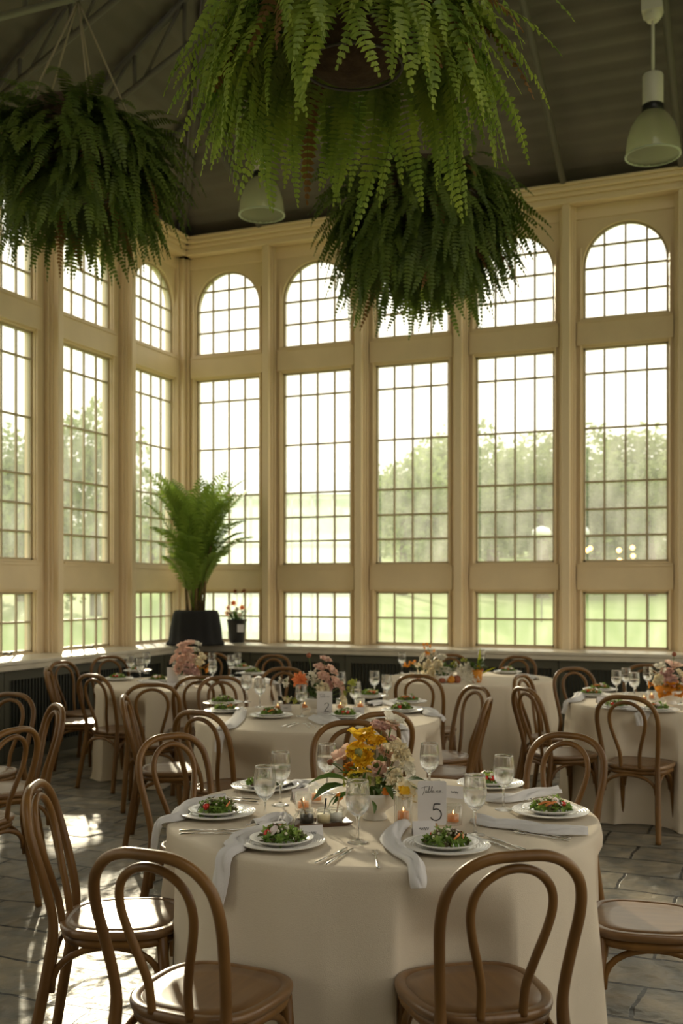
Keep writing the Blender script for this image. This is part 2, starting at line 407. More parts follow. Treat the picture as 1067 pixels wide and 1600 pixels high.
for M, tot, nm in ((MBK, XE, 'trim_3'), (MLF, DB - YS, 'trim_4')):
    c = MB()
    for n1, z0, z1 in ((.17, EAVE - .19, EAVE - .12), (.21, EAVE - .12, EAVE - .075), (.26, EAVE - .075, EAVE - .03), (.29, EAVE - .03, EAVE)):
        c.box(0, tot, 0, n1, z0, z1, M)
    c.box(0, tot, 0, .02, EAVE - .33, EAVE - .19, M)
    struct(c.build(nm, creamtrim, smooth=False, bevel=.008))
for k in range(NB):
    for kd in ('arch', 'tall', 'low'): window(BO + k * PB, kd, MBK)
for k in range(NL):
    for kd in ('arch', 'tall', 'low'): window(LO + k * PL_, kd, MLF, latch=(kd == 'low' and k in (1, 2)))
# sill
SZ = Z_LB - .015; SD = .60
m = MB(); m.box(0, XE, 0, SD, SZ - .035, SZ, MBK); m.box(SD, DB - YS, 0, SD, SZ - .035, SZ, MLF)
m.box(SD - .03, XE, SD - .03, SD - .012, SZ - .085, SZ - .035, MBK); m.box(SD - .03, DB - YS, SD - .03, SD - .012, SZ - .085, SZ - .035, MLF)
struct(m.build('trim_5', sill_m, smooth=False, bevel=.006))

# radiator covers below the sill, one per bay
def cover(M, s0, s1, label):
    g = (M @ Vector(((s0 + s1) / 2, SD - .1, 0)))
    root = tag(empty('radiator_cover', g), label, 'radiator cover', 'radiator covers under the sill'); inv = Matrix.Translation(-g)
    a = MB(); f = SD - .055; zt_ = SZ - .087; e = .004
    MM = inv @ M
    a.box(s0 + e, s1 - e, .02, f - .03, .002, zt_, MM)
    for q in ((s0 + e, s0 + .07, .002, zt_), (s1 - .07, s1 - e, .002, zt_), (s0 + .07, s1 - .07, .002, .12), (s0 + .07, s1 - .07, zt_ - .09, zt_)):
        a.box(q[0], q[1], f - .03, f, q[2], q[3], MM)
    a.build('cabinet', cab_m, root, smooth=False)
    b_ = MB(); n_ = 26
    for i in range(n_):
        c = s0 + .075 + (s1 - s0 - .15) * (i + .5) / n_
        b_.box(c - .009, c + .009, f - .03, f - .014, .12, zt_ - .09, MM)
    b_.build('grille', grille_m, root, smooth=False)
ordn = ['first', 'second', 'third', 'fourth', 'fifth', 'sixth', 'seventh', 'eighth', 'ninth']
for k in range(6): cover(MBK, max(BO + k * PB - .155, SD), BO + k * PB + 1.043, 'dark green slatted radiator cover below the %s window bay right of the corner' % ordn[k])
for k in range(5): cover(MLF, max(LO + k * PL_ - .227, SD), LO + k * PL_ + 1.115, 'dark green slatted radiator cover below the %s window bay left of the corner' % ordn[k])

m = MB(); m.box(-.1, 13.5, -3.6, -3.5, 0, 10.2); struct(m.build('wall_rear', dark_m, smooth=False))
m = MB(); yy = DB
m.box(13.5, 13.62, -3.5, DB, 0, Z_LB); m.box(13.5, 13.62, -3.5, DB, Z_AT, 11)
while yy > -3.5:
    y1 = max(-3.5, yy - .5); m.box(13.5, 13.62, y1, yy, Z_LB, Z_AT); yy -= 1.342 * 2
struct(m.build('wall_right', cream, smooth=False))
# ------------------------------------------------------------------ roof
MR, ML2 = .5, .71                       # roof slopes of the back and left planes
def roof_back(y): return EAVE + MR * (DB - y)
RB = 10.0
m = MB()
# corrugated sheets: ribs run along the eaves
def rib(t): return .012 * sin(t * 2 * pi / .16)
N = int(RB / .04)
vs = []; fs = []
for i in range(N + 1):
    b_ = -.15 + (RB + .15) * i / N; z = EAVE + MR * b_ + rib(b_)
    vs += [(.7 * b_ if b_ > 0 else -.1, DB - b_, z), (13.5, DB - b_, z)]
    if i: fs.append((2 * i - 2, 2 * i - 1, 2 * i + 1, 2 * i))
m.add(vs, fs)
vs = []; fs = []
N = int(7 / .04)
for i in range(N + 1):
    a = -.1 + 7.1 * i / N; z = EAVE + ML2 * a + rib(a)
    vs += [(a, DB - a / .7 if a > 0 else DB + .1, z), (a, -3.5, z)]
    if i: fs.append((2 * i - 2, 2 * i - 1, 2 * i + 1, 2 * i))
m.add(vs, fs)
struct(m.build('ceiling', roof_m))
def beam(name, pts, r_, material, label=None):
    b_ = MB(); b_.tube(pts, r_, n=4 if name != 'pipe' else 8); return b_
# hip rafter and common rafters (structure)
h = MB(); h.tube([(0.1, DB - .15, EAVE + .0), (.7 * 9, DB - 9, EAVE + MR * 9 - .07)], .045, n=8); struct(h.build('trim_6', steel_m))
r_ = MB()
for k in range(NB):
    X = BO + k * PB + WW + (PB - WW) / 2
    bmax = min(8.0, X / .7)
    r_.tube([(X, DB - .30, EAVE - .0), (X, DB - bmax, EAVE + MR * bmax - .10)], .035, n=8)
struct(r_.build('trim_7', steel_m))
# trusses across from the left wall
for i, Y in enumerate((10.05, 8.75, 7.75, 6.46)):
    t = empty('roof_truss', (0, Y, EAVE)); amax = min(4.2, (DB - Y) * .7)
    tag(t, ['dark steel roof truss nearest the corner above the left windows', 'dark steel roof truss behind the left fern, second from the corner', 'dark steel roof truss above the left fern, third from the corner', 'pale steel tied roof truss that carries the left hanging fern'][i], 'roof truss', 'steel roof trusses')
    m = MB(); m.tube([(.12, 0, .03), (amax, 0, ML2 * amax - .06)], .035, n=6); m.build('rafter', steel_m, t)
    if i:
        m = MB(); m.tube([(.25, 0, -.0), (amax, 0, ML2 * amax * .72 - .15)] if i < 3 else [(-.0, 0, -.02), (5.5, 0, -.02)], .03, n=6); m.build('tie_beam', steel_m if i < 3 else steel_l, t)
        for a in (.7, 1.25, 1.8):
            if a < amax:
                lo = ML2 * a * .72 - .15 if i < 3 else 0
                m = MB(); m.tube([(a, 0, lo), (a, 0, ML2 * a - .05)], .022, n=6); m.build('strut', steel_m, t)
                m = MB(); m.tube([(a - .45, 0, lo - (.22 if i < 3 else 0)), (a, 0, ML2 * a - .05)], .018, n=6); m.build('strut', steel_m, t)
# conduit along the cornice
m = MB(); z = EAVE - .16
m.tube(spline([(6.2, DB - .19, z), (6.35, DB - .2, z + .0), (9.6, DB - .2, z)], 6), .018)
tag(m.build('conduit_pipe', pipe_m), 'thin cream painted conduit pipe running along the cornice at right', 'pipe')

# ------------------------------------------------------------------ outside
def grassy():
    return mat('lawn', (.22, .33, .08), .9, c2=(.26, .37, .10), nscale=.5)
def gz(x, y): return -.35 + .058 * max(0, max(y - DB - 1, 0) + max(-x - 1, 0) * .8)
m = MB(); vs = []; xs = [-110, -60, -30, -15, -6, -1, -.135, 13.7, 40, 110]; ys = [-40, -3.7, 5, DB + .135, DB + 1, DB + 5, 25, 40, 60, 110]
for x in xs:
    for y in ys: vs.append((x, y, gz(x, y)))
m.add(vs, [(i * 10 + j, (i + 1) * 10 + j, (i + 1) * 10 + j + 1, i * 10 + j + 1) for i in range(9) for j in range(9) if not (-.2 < xs[i] < 13.6 and ys[j] < DB)])
o = m.build('ground', grassy(), smooth=False); o['kind'] = 'structure'
treemats = [mat('tree_leaf', (.16, .22, .07), .7, c2=(.24, .31, .10), nscale=.6, trans=.45), mat('tree_leaf_pale', (.26, .34, .12), .7, c2=(.18, .25, .10), nscale=.6, trans=.45)]
def tree_mesh(seed, mi):
    rg = random.Random(seed); m = MB(); m.tube([(0, 0, 0), (.1, 0, 2), (0, .1, 4.5)], [.3, .22, .1], n=8)
    tr = m
    f = MB()
    blobs = [(Vector((rg.uniform(-2.3, 2.3), rg.uniform(-2.3, 2.3), rg.uniform(1.6, 6.8))), rg.uniform(.9, 1.7)) for _ in range(26)]
    for c, r0 in blobs:
        k = max(0, 1 - abs(c.z - 4) / 4.5); c.x *= .5 + k; c.y *= .5 + k
        for _ in range(230):
            d = Vector((rg.gauss(0, 1), rg.gauss(0, 1), rg.gauss(0, 1))).normalized() * r0 * rg.uniform(.6, 1.05)
            p = c + d; u = Vector((rg.gauss(0, 1), rg.gauss(0, 1), rg.gauss(0, 1))).normalized(); v = u.orthogonal().normalized(); s = rg.uniform(.10, .2)
            f.add([p - u * s, p + v * s * .6, p + u * s, p - v * s * .6], [(0, 1, 2, 3)])
    return tr.mesh('trunk', trunk_m), f.mesh('crown', treemats[mi], smooth=False)
TM = [tree_mesh(1, 0), tree_mesh(2, 1), tree_mesh(3, 0)]
def tree(px, dep, topy, v, label, wide=1.0):
    p = at_d(px, Y0, dep); p.z = gz(p.x, p.y) - .05
    ht = H + (Y0 - topy) / FOC * dep - p.z; s = ht / 8.2
    t = tag(empty('tree', p, px * .7), label, 'tree', 'trees beyond the lawn'); t.scale = (s * wide, s * wide, s)
    link('trunk', TM[v][0], t); link('crown', TM[v][1], t)
tree(628, 40, 705, 1, 'pale green rounded tree beyond the lawn behind the middle window bay', 1.15)
tree(690, 56, 722, 0, 'small hazy tree between the pale rounded tree and the tall grove', 1.2)
tree(590, 66, 740, 0, 'low distant tree at the left end of the tree line behind the lawn', 1.3)
tree(770, 48, 655, 1, 'tall broad tree seen in the bay left of the right post', 1.25)
tree(845, 40, 672, 2, 'tree with a dark crown behind the small white canopy', 1.3)
tree(735, 66, 690, 2, 'tree half hidden behind the window post right of the middle bay', 1.1)
tree(930, 49, 655, 0, 'large dark tree filling the left half of the rightmost window bay', 1.3)
tree(1016, 40, 700, 2, 'lower tree at the right edge of the rightmost window bay', 1.3)
tree(1085, 57, 670, 1, 'tree partly cut by the right edge of the picture', 1.2)
tree(893, 66, 690, 1, 'distant tree behind the right window post', 1.2)
tree(150, 30, 610, 2, 'tall tree seen through the second bay left of the corner', .75)
tree(35, 34, 700, 0, 'bushy tree seen through the leftmost window bay', 1.1)
tree(235, 44, 735, 1, 'pale tree behind the palm, left of the corner', 1.1)
tree(-60, 30, 640, 1, 'tree beyond the left edge of the picture', 1.1)
# hedge line under the trees
hm = MB(); rg = random.Random(5)
for _ in range(9000):
    px = rg.uniform(560, 1160); dep = rg.uniform(76, 82); p = at_d(px, Y0, dep); p.z = gz(p.x, p.y) + rg.random() ** .7 * 5.5
    u = Vector((rg.gauss(0, 1), rg.gauss(0, 1), rg.gauss(0, 1))).normalized(); v = u.orthogonal().normalized(); s = rg.uniform(.25, .45)
    hm.add([p - u * s, p + v * s * .6, p + u * s, p - v * s * .6], [(0, 1, 2, 3)])
for px0, px1 in ((-150, 300),):
    for _ in range(4500):
        px = rg.uniform(px0, px1); dep = rg.uniform(56, 60); p = at_d(px, Y0, dep); p.z = gz(p.x, p.y) + rg.random() ** .7 * 1.8
        u = Vector((rg.gauss(0, 1), rg.gauss(0, 1), rg.gauss(0, 1))).normalized(); v = u.orthogonal().normalized(); s = rg.uniform(.12, .26)
        hm.add([p - u * s, p + v * s * .6, p + u * s, p - v * s * .6], [(0, 1, 2, 3)])
hd = hm.build('shrubbery', treemats[0], smooth=False); hd['kind'] = 'stuff'; hd['label'] = 'dense green shrubs under the trees at the far side of the lawn'; hd['category'] = 'shrubs'
# pale glasshouse outside, seen right of the corner
gh = at_d(428, Y0, 24); gh.z = gz(gh.x, gh.y) - .05
g = tag(empty('glasshouse', gh, TH), 'pale white glasshouse standing on the lawn behind the corner bays', 'glasshouse')
ghm = mat('glasshouse_white', (.80, .84, .84), .5)
ghp = glass_mat('glasshouse_glass', (.9, .95, .95), dust=.55, dustcol=(.9, .95, .95))
m = MB()
for i in range(9): m.box(-1.9 + i * .46 - .03, -1.9 + i * .46 + .03, -.05, .05, 0, 3.4)
for z in (0.1, 1.2, 2.3, 3.4): m.box(-1.93, 1.81, -.05, .05, z - .05, z + .05)
m.build('frame', ghm, g, smooth=False)
m = MB(); m.box(-1.9, 1.78, .06, 2.8, 0.0, 3.38); m.build('wall_panel', ghp, g, smooth=False)
m = MB(); m.add([(-2.0, -.1, 3.45), (1.9, -.1, 3.45), (1.9, 1.4, 4.1), (-2.0, 1.4, 4.1), (-2, 2.9, 3.45), (1.9, 2.9, 3.45)], [(0, 1, 2, 3), (3, 2, 5, 4), (0, 3, 4), (1, 5, 2)]); m.build('roof', ghm, g, smooth=False)
# white canopy and glowing warm dots
for (px, wd, lab) in ((846, .26, 'small white garden umbrella under the trees seen in the second bay from the right'), (912, .15, 'small white garden umbrella by the left edge of the rightmost window bay')):
    c = at_d(px, Y0, 30); c.z = gz(c.x, c.y); g = tag(empty('garden_umbrella', c, TH), lab, 'umbrella', 'garden umbrellas')
    ht = H + (Y0 - 836) / FOC * 30 - c.z
    m = MB(); m.lathe([(wd, 0), (wd, .10), (wd * .8, .19), (.02, .25)], n=16, c=(0, 0, ht)); m.build('canopy', ghm, g)
    m = MB(); m.tube([(0, 0, 0), (0, 0, ht + .2)], .02, n=6); m.build('pole', steel_m, g)
c = at_d(955, Y0, 22); c.z = gz(c.x, c.y)
g = tag(empty('warm_dots', c, TH), 'scattered glowing warm bulbs outside the rightmost window bay', 'string lights')
dots = [(922, 853), (967, 856), (988, 852), (989, 865), (968, 872), (917, 856)]  # warm dots of unclear source, built as glowing balls on an added cable
loc = [((px - 955) / FOC * 22, 0, H + (Y0 - py) / FOC * 22 - c.z) for px, py in dots]
for x, y, z in loc:
    m = MB(); m.ball((x, y, z - .05), .05); m.build('bulb', glow_m, g)
m = MB(); m.tube(spline([(-.75, 0, loc[0][2] + .35), (loc[0][0], 0, loc[0][2]), (-.1, 0, loc[0][2] + .02), (loc[1][0], 0, loc[1][2]), (loc[2][0], 0, loc[2][2]), (.75, 0, loc[2][2] + .3)]), .008, n=5)
m.tube([(-.75, 0, 0), (-.75, 0, loc[0][2] + .4)], .03); m.tube([(.75, 0, 0), (.75, 0, loc[0][2] + .4)], .03)
m.tube([(loc[2][0], 0, loc[2][2]), (loc[3][0], 0, loc[3][2])], .006, n=5); m.tube([(loc[1][0], 0, loc[1][2]), (loc[4][0], 0, loc[4][2])], .006, n=5); m.tube([(loc[0][0], 0, loc[0][2]), (loc[5][0], 0, loc[5][2])], .006, n=5)
m.build('cable', blackm, g)

# ------------------------------------------------------------------ pendant lamps
def pendant(px, ybot, dep, label):
    p = at_d(px, ybot, dep)
    root = tag(empty('pendant_lamp', p), label, 'lamp', 'glass pendant lamps')
    R0 = .235
    prof = [(R0, 0), (R0 * .99, .06), (R0 * .93, .16), (R0 * .80, .26), (R0 * .62, .33), (R0 * .42, .375), (.088, .385)]
    inn = [(a - .008, b_ - .003) for a, b_ in reversed(prof)]
    m = MB(); vs = prof + inn
    m.lathe(vs + [prof[0]], n=48, rfun=lambda a, i: 1 + .006 * cos(a * 24)); m.f = [f for f in m.f if len(f) == 4]; m.mi = [0] * len(m.f)
    m.build('lamp_shade', shade_m, root)
    m = MB(); m.tube([(R0 * cos(2 * pi * i / 40), R0 * sin(2 * pi * i / 40), 0) for i in range(40)], .009, n=6, closed=True); m.build('rim', mat('rim_glass', (.42, .47, .36), .3), root)
    m = MB(); m.lathe([(.092, .375), (.096, .385), (.096, .435), (.09, .445)], n=28); m.build('collar', blackm, root)
    m = MB(); m.lathe([(.088, .445), (.09, .45), (.09, .70), (.082, .715), (.02, .72)], n=28); m.build('ballast_housing', whitemetal, root)
    m = MB(); m.lathe([(.0, .10), (.04, .11), (.05, .16), (.04, .25), (.03, .34), (.03, .38)], n=20); m.build('bulb', whitemetal, root)
    # stem up to the roof steel
    y = p.y; ztop = min(EAVE + MR * (DB - y), EAVE + ML2 * p.x) - .06 - p.z
    m = MB(); m.tube([(0, 0, .715), (0, 0, ztop)], .014, n=8); m.build('stem', whitemetal, root)
    m = MB(); m.box(-.09, .09, -.09, .09, ztop - .13, ztop); m.lathe([(.05, ztop - .2), (.08, ztop - .16), (.08, ztop - .12)], n=20); m.build('ceiling_box', whitemetal, root, smooth=False)
pendant(409, 336, 11.2, 'bell shaped glass pendant lamp hanging between the corner and the middle fern')
pendant(1020, 243, 9.45, 'bell shaped glass pendant lamp hanging at the upper right')

# ------------------------------------------------------------------ hanging ferns
def frond(mb, L_, e0, droop, rg, wid=.055, nseg=30, xf=None):
    # a fern frond growing along +x in the xz plane from the origin
    x = z = 0.0; a = e0; ds = L_ / nseg; side_sway = rg.uniform(-.25, .25); y = 0
    tw = rg.uniform(-.5, .5); pts = []
    for i in range(nseg + 1):
        pts.append((Vector((x, y, z)), a)); x += cos(a) * ds; z += sin(a) * ds; y += side_sway * ds * (i / nseg)
        a += (-pi / 2 - a) * droop * ds
    xf = xf or (lambda p: p)
    P = [xf(p) for p, _ in pts]
    mb.cur = 0
    mb.tube(P[::3], [.0022 * (1 - .6 * i / len(P[::3])) for i in range(len(P[::3]))], n=3, cap=False)
    for i in range(2, nseg + 1):
        t = i / nseg; ln = wid * min(1, t * 5 + .25) * (1 - t ** 3) * rg.uniform(.8, 1.12) + .006
        p, a = pts[i]
        T = Vector((cos(a), 0, sin(a))); Nn = Vector((-sin(a), 0, cos(a)))
        for sd in (-1, 1):
            tt = tw * t + rg.uniform(-.25, .25)
            out = (Vector((0, sd, 0)) * cos(tt) + Nn * sin(tt) * sd - Nn * .22).normalized()
            tip = p + out * ln + T * ln * .28
            hw = ds * .43
            mid = p + out * ln * .55 + T * ln * .08 + Nn * .003
            v = [p - T * hw * .7, p + T * hw * .7, mid + T * hw, tip, mid - T * hw]
            mb.add([xf(q) for q in v], [(0, 1, 2, 4), (4, 2, 3)])
def fern(center, Rb, Lr, label, matl, nmain, nstuff, seed, node_z, dr=(1.6, 3.2), bias_down=0.0, nodexy=None, ropes=4, low=-45):
    rg = random.Random(seed)
    root = tag(empty('hanging_fern', center), label, 'hanging plant')
    m = MB()
    nlat = 14
    prof = [(Rb * max(.02, sin(pi * i / nlat)) * (1.0), -Rb * .95 * cos(pi * i / nlat)) for i in range(nlat - 3)]
    m.lathe(prof, n=26, rfun=lambda a, i: 1 + .03 * sin(a * 5 + i)); m.build('basket', moss_m, root)
    m = MB(); zr = prof[-1][1]; rr_ = prof[-1][0]
    for k in range(3):
        m.tube([((Rb * 1.02) * cos(a) * (1, .92, .7)[k], (Rb * 1.02) * sin(a) * (1, .92, .7)[k], (0, -.45 * Rb, -.75 * Rb)[k]) for a in [2 * pi * i / 28 for i in range(28)]], .006, n=5, closed=True)
    m.build('wire_frame', steel_m, root)
    nx, ny = nodexy or (0, 0)
    for k in range(ropes):
        a = 2 * pi * k / ropes + .5
        m = MB(); m.tube([(Rb * cos(a), Rb * sin(a), .1), (nx, ny, node_z - center[2])], .008, n=6); m.build('rope', rope_m, root)
    # frond meshes shared between copies
    var = []
    for k in range(14):
        e0 = R([60, 45, 30, 15, 0, -15, -30][k % 7]); e0 = max(e0, R(low)); mb = MB()
        frond(mb, Lr * rg.uniform(.85, 1.1), e0, rg.uniform(*dr), rg, wid=.056 * rg.uniform(.85, 1.15))
        var.append((e0, mb.mesh('frond', matl)))
    for i in range(nmain):
        k = rg.randrange(14); e0, me = var[k]; az = rg.uniform(0, 2 * pi)
        el = max(e0 * .6 + R(rg.uniform(-50, 15)) + bias_down, R(low * .8))
        p = Vector((cos(az) * cos(el), sin(az) * cos(el), sin(el))) * Rb * .92
        o = link('frond', me, root, p, (rg.uniform(-.3, .3), rg.uniform(-.15, .25), az)); s = rg.uniform(.75, 1.1); o.scale = (s, s, s)
    mb = MB(); db = MB()
    for i in range(nstuff):
        az = rg.uniform(0, 2 * pi); e0 = R(rg.uniform(low, 60)); el = max(e0 * .7 - R(25) + bias_down * .5, R(low))
        base = Vector((cos(az) * cos(el), sin(az) * cos(el), sin(el))) * Rb * .85
        M = Matrix.Rotation(az, 4, 'Z') @ Matrix.Rotation(rg.uniform(-.35, .35), 4, 'X'); s = rg.uniform(.45, .98)
        tgt = db if rg.random() < .04 else mb
        frond(tgt, Lr * s, e0, rg.uniform(*dr), rg, wid=.050, nseg=24, xf=lambda q, M=M, b=base: M @ q + b)
    k0 = len(mb.f); mb.cur = 0
    mb.f += [[j + len(mb.v) for j in f] for f in db.f]; mb.v += db.v; mb.mi += [1] * len(db.f)
    f = mb.build('foliage', [matl, fern_b], root); f['kind'] = 'stuff'
c1 = at_d(552, 25, 4.2); fern(c1, .27, .76, 'large bright green fern hanging in a coir basket at the top centre', fern_m, 98, 210, 3, 6.9, dr=(1.8, 5.0), low=-8)
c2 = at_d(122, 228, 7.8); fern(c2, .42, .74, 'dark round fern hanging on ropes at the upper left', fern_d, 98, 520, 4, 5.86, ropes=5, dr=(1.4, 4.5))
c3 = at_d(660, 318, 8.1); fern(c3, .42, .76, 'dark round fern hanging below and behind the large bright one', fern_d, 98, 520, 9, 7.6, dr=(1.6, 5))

# ------------------------------------------------------------------ potted palm and pot of flowers on the sill
SP = SZ
p = at_z(306, 1008, SP)
root = tag(empty('potted_palm', p), 'tall palm in a pot wrapped in black cloth on the corner sill', 'potted plant')
m = MB(); rg = random.Random(3)
prof = [(.325, .004), (.325, .03), (.30, .06), (.285, .2), (.262, .36), (.245, .40), (.22, .405), (.10, .38), (0, .375)]
m.lathe(prof, n=60, rfun=lambda a, i: 1 + (.05 * sin(a * 4 + .5) + .025 * sin(a * 11 + i * .4)) * (1 if i < 4 else .5)); m.build('cloth_wrapped_pot', blackcloth_m, root)
for k in range(9):
    a = rg.uniform(0, 2 * pi); rr_ = rg.uniform(.02, .11); x0, y0_ = rr_ * cos(a), rr_ * sin(a)
    m = MB(); m.tube([(x0, y0_, .37), (x0 * 1.3, y0_ * 1.3, .8), (x0 * 2.0, y0_ * 2.0, 1.15)], [.02, .016, .01], n=7); m.build('cane', palm_stem, root)
def palm_frond(L_, a0, droop, rg):
    mb = MB(); x = z = 0; a = a0; n_ = 34; ds = L_ / n_; pts = []
    for i in range(n_ + 1):
        pts.append((Vector((x, 0, z)), a)); x += cos(a) * ds; z += sin(a) * ds; a -= droop * ds * (i / n_)
    mb.tube([q for q, _ in pts[::3]], [.006 * (1 - .7 * i / 12) for i in range(len(pts[::3]))], n=4, cap=False)
    for i in range(9, n_ + 1):
        t = (i - 9) / (n_ - 9); ln = .30 * sin(pi * min(1, .18 + t * .8)) * rg.uniform(.85, 1.1)
        q, a = pts[i]; T = Vector((cos(a), 0, sin(a))); Nn = Vector((-sin(a), 0, cos(a)))
        for sd in (-1, 1):
            out = (Vector((0, sd, 0)) * .75 + T * .75 + Nn * .25).normalized()
            mid = q + out * ln * .5; tip = q + out * ln + Vector((0, 0, -.35 * ln)); w_ = T * .015
            mb.add([q - w_ * .4, q + w_ * .4, mid + w_, tip, mid - w_], [(0, 1, 2, 4), (4, 2, 3)])
    return mb.mesh('palm_frond', palm_m)
pv = [palm_frond(rg.uniform(1.35, 1.62), R(rg.uniform(78, 89)), rg.uniform(.5, 1.5), rg) for _ in range(5)] + [palm_frond(rg.uniform(.85, 1.0), R(70), 2.4, rg) for _ in range(2)]
for k in range(60):
    me = pv[k % 7]; s = rg.uniform(.75, 1.05)
    for _ in range(60):
        a = rg.uniform(0, 2 * pi); Mz = Matrix.Rotation(a, 3, 'Z'); q = [Mz @ v.co * s for v in me.vertices]
        if p.x + min(v.x for v in q) > .02 and p.y + max(v.y for v in q) < DB - .02: break
    else: continue
    o = link('palm_frond', me, root, (.05 * cos(a), .05 * sin(a), rg.uniform(.4, .75)), (0, rg.uniform(-.1, .05), a)); o.scale = (s, s, s)

def petal_bloom(mb, c, axis, rad, layers, per, cup, rg, wavy=.0, pw=1.0):
    # petals in whorls around an axis; cup: 0 flat, 1 closed
    c = Vector(c); ax = Vector(axis).normalized(); u = ax.orthogonal().normalized(); v = ax.cross(u)
    for l in range(layers):
        f = 1 - l / (layers + .3); op = cup + (1 - cup) * (l / max(1, layers)) * .8
        for k in range(per):
            a = 2 * pi * (k + .5 * (l % 2)) / per + rg.uniform(-.15, .15)
            d = u * cos(a) + v * sin(a); s_ = ax.cross(d)
            Lp = rad * (.55 + .45 * f) * rg.uniform(.88, 1.1); Wp = Lp * 1.9 / max(3, per) * 1.5 * pw
            rows = []
            for i, (t, ww_) in enumerate(((0, .25), (.35, .85), (.7, 1.0), (.92, .75), (1.0, .35))):
                th = (1 - op) * .0 + op * 1.35 * (1 - .35 * t)
                ctr = c + (d * cos(th) + ax * sin(th)) * Lp * t
                wv_ = rg.uniform(-1, 1) * wavy * Lp
                up_ = (ax * cos(th) - d * sin(th))
                row = [ctr + s_ * (j * Wp * ww_ * .5) + up_ * (j * j * .16 * Lp + rg.uniform(-1, 1) * wavy * 1.1 * Lp * t) + (d * cos(th) + ax * sin(th)) * (rg.uniform(-.5, .5) * wavy * Lp * t - j * j * .10 * Lp * t) for j in (-1, -.5, 0, .5, 1)]
                rows.append(row)
            vs = [q for r2 in rows for q in r2]
            mb.add(vs, [(i * 5 + j, i * 5 + j + 1, i * 5 + j + 6, i * 5 + j + 5) for i in range(4) for j in range(4)])
def leaf(mb, base, tip, wid, rg, fold=.25, sag=.1):
    b_, t = Vector(base), Vector(tip); T = (t - b_); L_ = T.length; T.normalize()
    s_ = T.cross(Vector((0, 0, 1)));
    if s_.length < .1: s_ = Vector((1, 0, 0))
    s_.normalize(); s_ = (Matrix.Rotation(rg.uniform(-.6, .6), 3, T) @ s_); up_ = s_.cross(T)
    rows = []
    for tt, ww_ in ((0, .06), (.2, .7), (.45, 1), (.7, .75), (.9, .3), (1, .02)):
        c = b_ + T * L_ * tt + up_ * sin(tt * pi) * L_ * sag
        rows.append([c - s_ * wid * ww_ + up_ * wid * ww_ * fold, c, c + s_ * wid * ww_ + up_ * wid * ww_ * fold])
    mb.add([q for r2 in rows for q in r2], [(i * 3 + j, i * 3 + j + 1, i * 3 + j + 4, i * 3 + j + 3) for i in range(5) for j in range(2)])
fl = dict(yellow=mat('petal_yellow', (.94, .68, .04), .55, c2=(.92, .56, .03), nscale=50, trans=.35), cream=mat('petal_cream', (.90, .84, .66), .6, c2=(.88, .76, .50), nscale=50, trans=.3),
          white=mat('petal_white', (.82, .78, .66), .6, trans=.3), blush=mat('petal_blush', (.88, .68, .55), .6, c2=(.84, .56, .45), nscale=40, trans=.35),
          pink=mat('petal_dusty_pink', (.66, .40, .36), .6, c2=(.76, .52, .44), nscale=50, trans=.3), orange=mat('petal_orange', (.90, .33, .12), .55, trans=.35),
          amber=mat('petal_amber', (.78, .33, .03), .55, trans=.3), brown=mat('petal_rust', (.35, .12, .06), .7, trans=.2), green=mat('petal_green', (.42, .45, .08), .6, trans=.3),
          kum=mat('kumquat', (.85, .25, .02), .35), pod=mat('poppy_pod', (.20, .20, .06), .6), lime=mat('lime_leaf', (.50, .52, .03), .5, trans=.35))
p = at_z(370, 1004, SP)
root = tag(empty('flower_pot', p), 'small black plastic pot of orange and white flowers on the sill beside the palm', 'potted plant')
m = MB(); m.lathe([(.085, .002), (.088, .01), (.118, .26), (.124, .262), (.124, .285), (.112, .285), (.105, .24), (0, .24)], n=28); m.build('pot', pot_m, root)
m = MB(); d = (Vector((CX, 0, 0)) - p); d.z = 0; d.normalize(); s_ = Vector((d.y, -d.x, 0)); c = d * .106 - s_ * .045
for_ = [c + s_ * a + Vector((0, 0, z)) + d * ((z - .15) * .12 - .004 * abs(a) / .04) + d * .003 for a, z in ((-.04, .13), (.04, .13), (.04, .225), (-.04, .225))]
m.add(for_ + [q - d * .002 for q in for_], [(0, 1, 2, 3), (4, 7, 6, 5), (0, 4, 5, 1), (1, 5, 6, 2), (2, 6, 7, 3), (3, 7, 4, 0)]); m.build('label', label_m, root, smooth=False)
m = MB(); rg = random.Random(8)
tips = [(-.10, .42, 'blush'), (-.03, .48, 'orange'), (.02, .40, 'white'), (.0, .62, 'brown'), (.11, .62, 'brown'), (.09, .43, 'orange'), (-.06, .35, 'white'), (.05, .34, 'white'), (-.12, .36, 'blush')]
for a, z, cn in tips: m.tube([(a * .3, 0, .24), (a * .6, 0, .24 + (z - .24) * .5), (a, rg.uniform(-.03, .03), z)], .003, n=5)
m.tube([(.03, 0, .24), (.12, 0, .36), (.19, 0, .48)], .003, n=5)
m.build('stems', stem_m, root)
for a, z, cn in tips:
    m = MB(); petal_bloom(m, (a, -.02, z), (rg.uniform(-.5, .5), -1, rg.uniform(-.2, .8)), .042, 2, 6, .25, rg, wavy=.06); m.build('bloom', fl[cn], root)
m = MB()
for k in range(26):
    a = rg.uniform(0, 2 * pi); l = rg.uniform(.07, .17); leaf(m, (.03 * cos(a), .03 * sin(a), .25), (l * cos(a), l * sin(a), .28 + rg.uniform(0, .14)), .013, rg)
m.build('leaves', leafg_m, root)

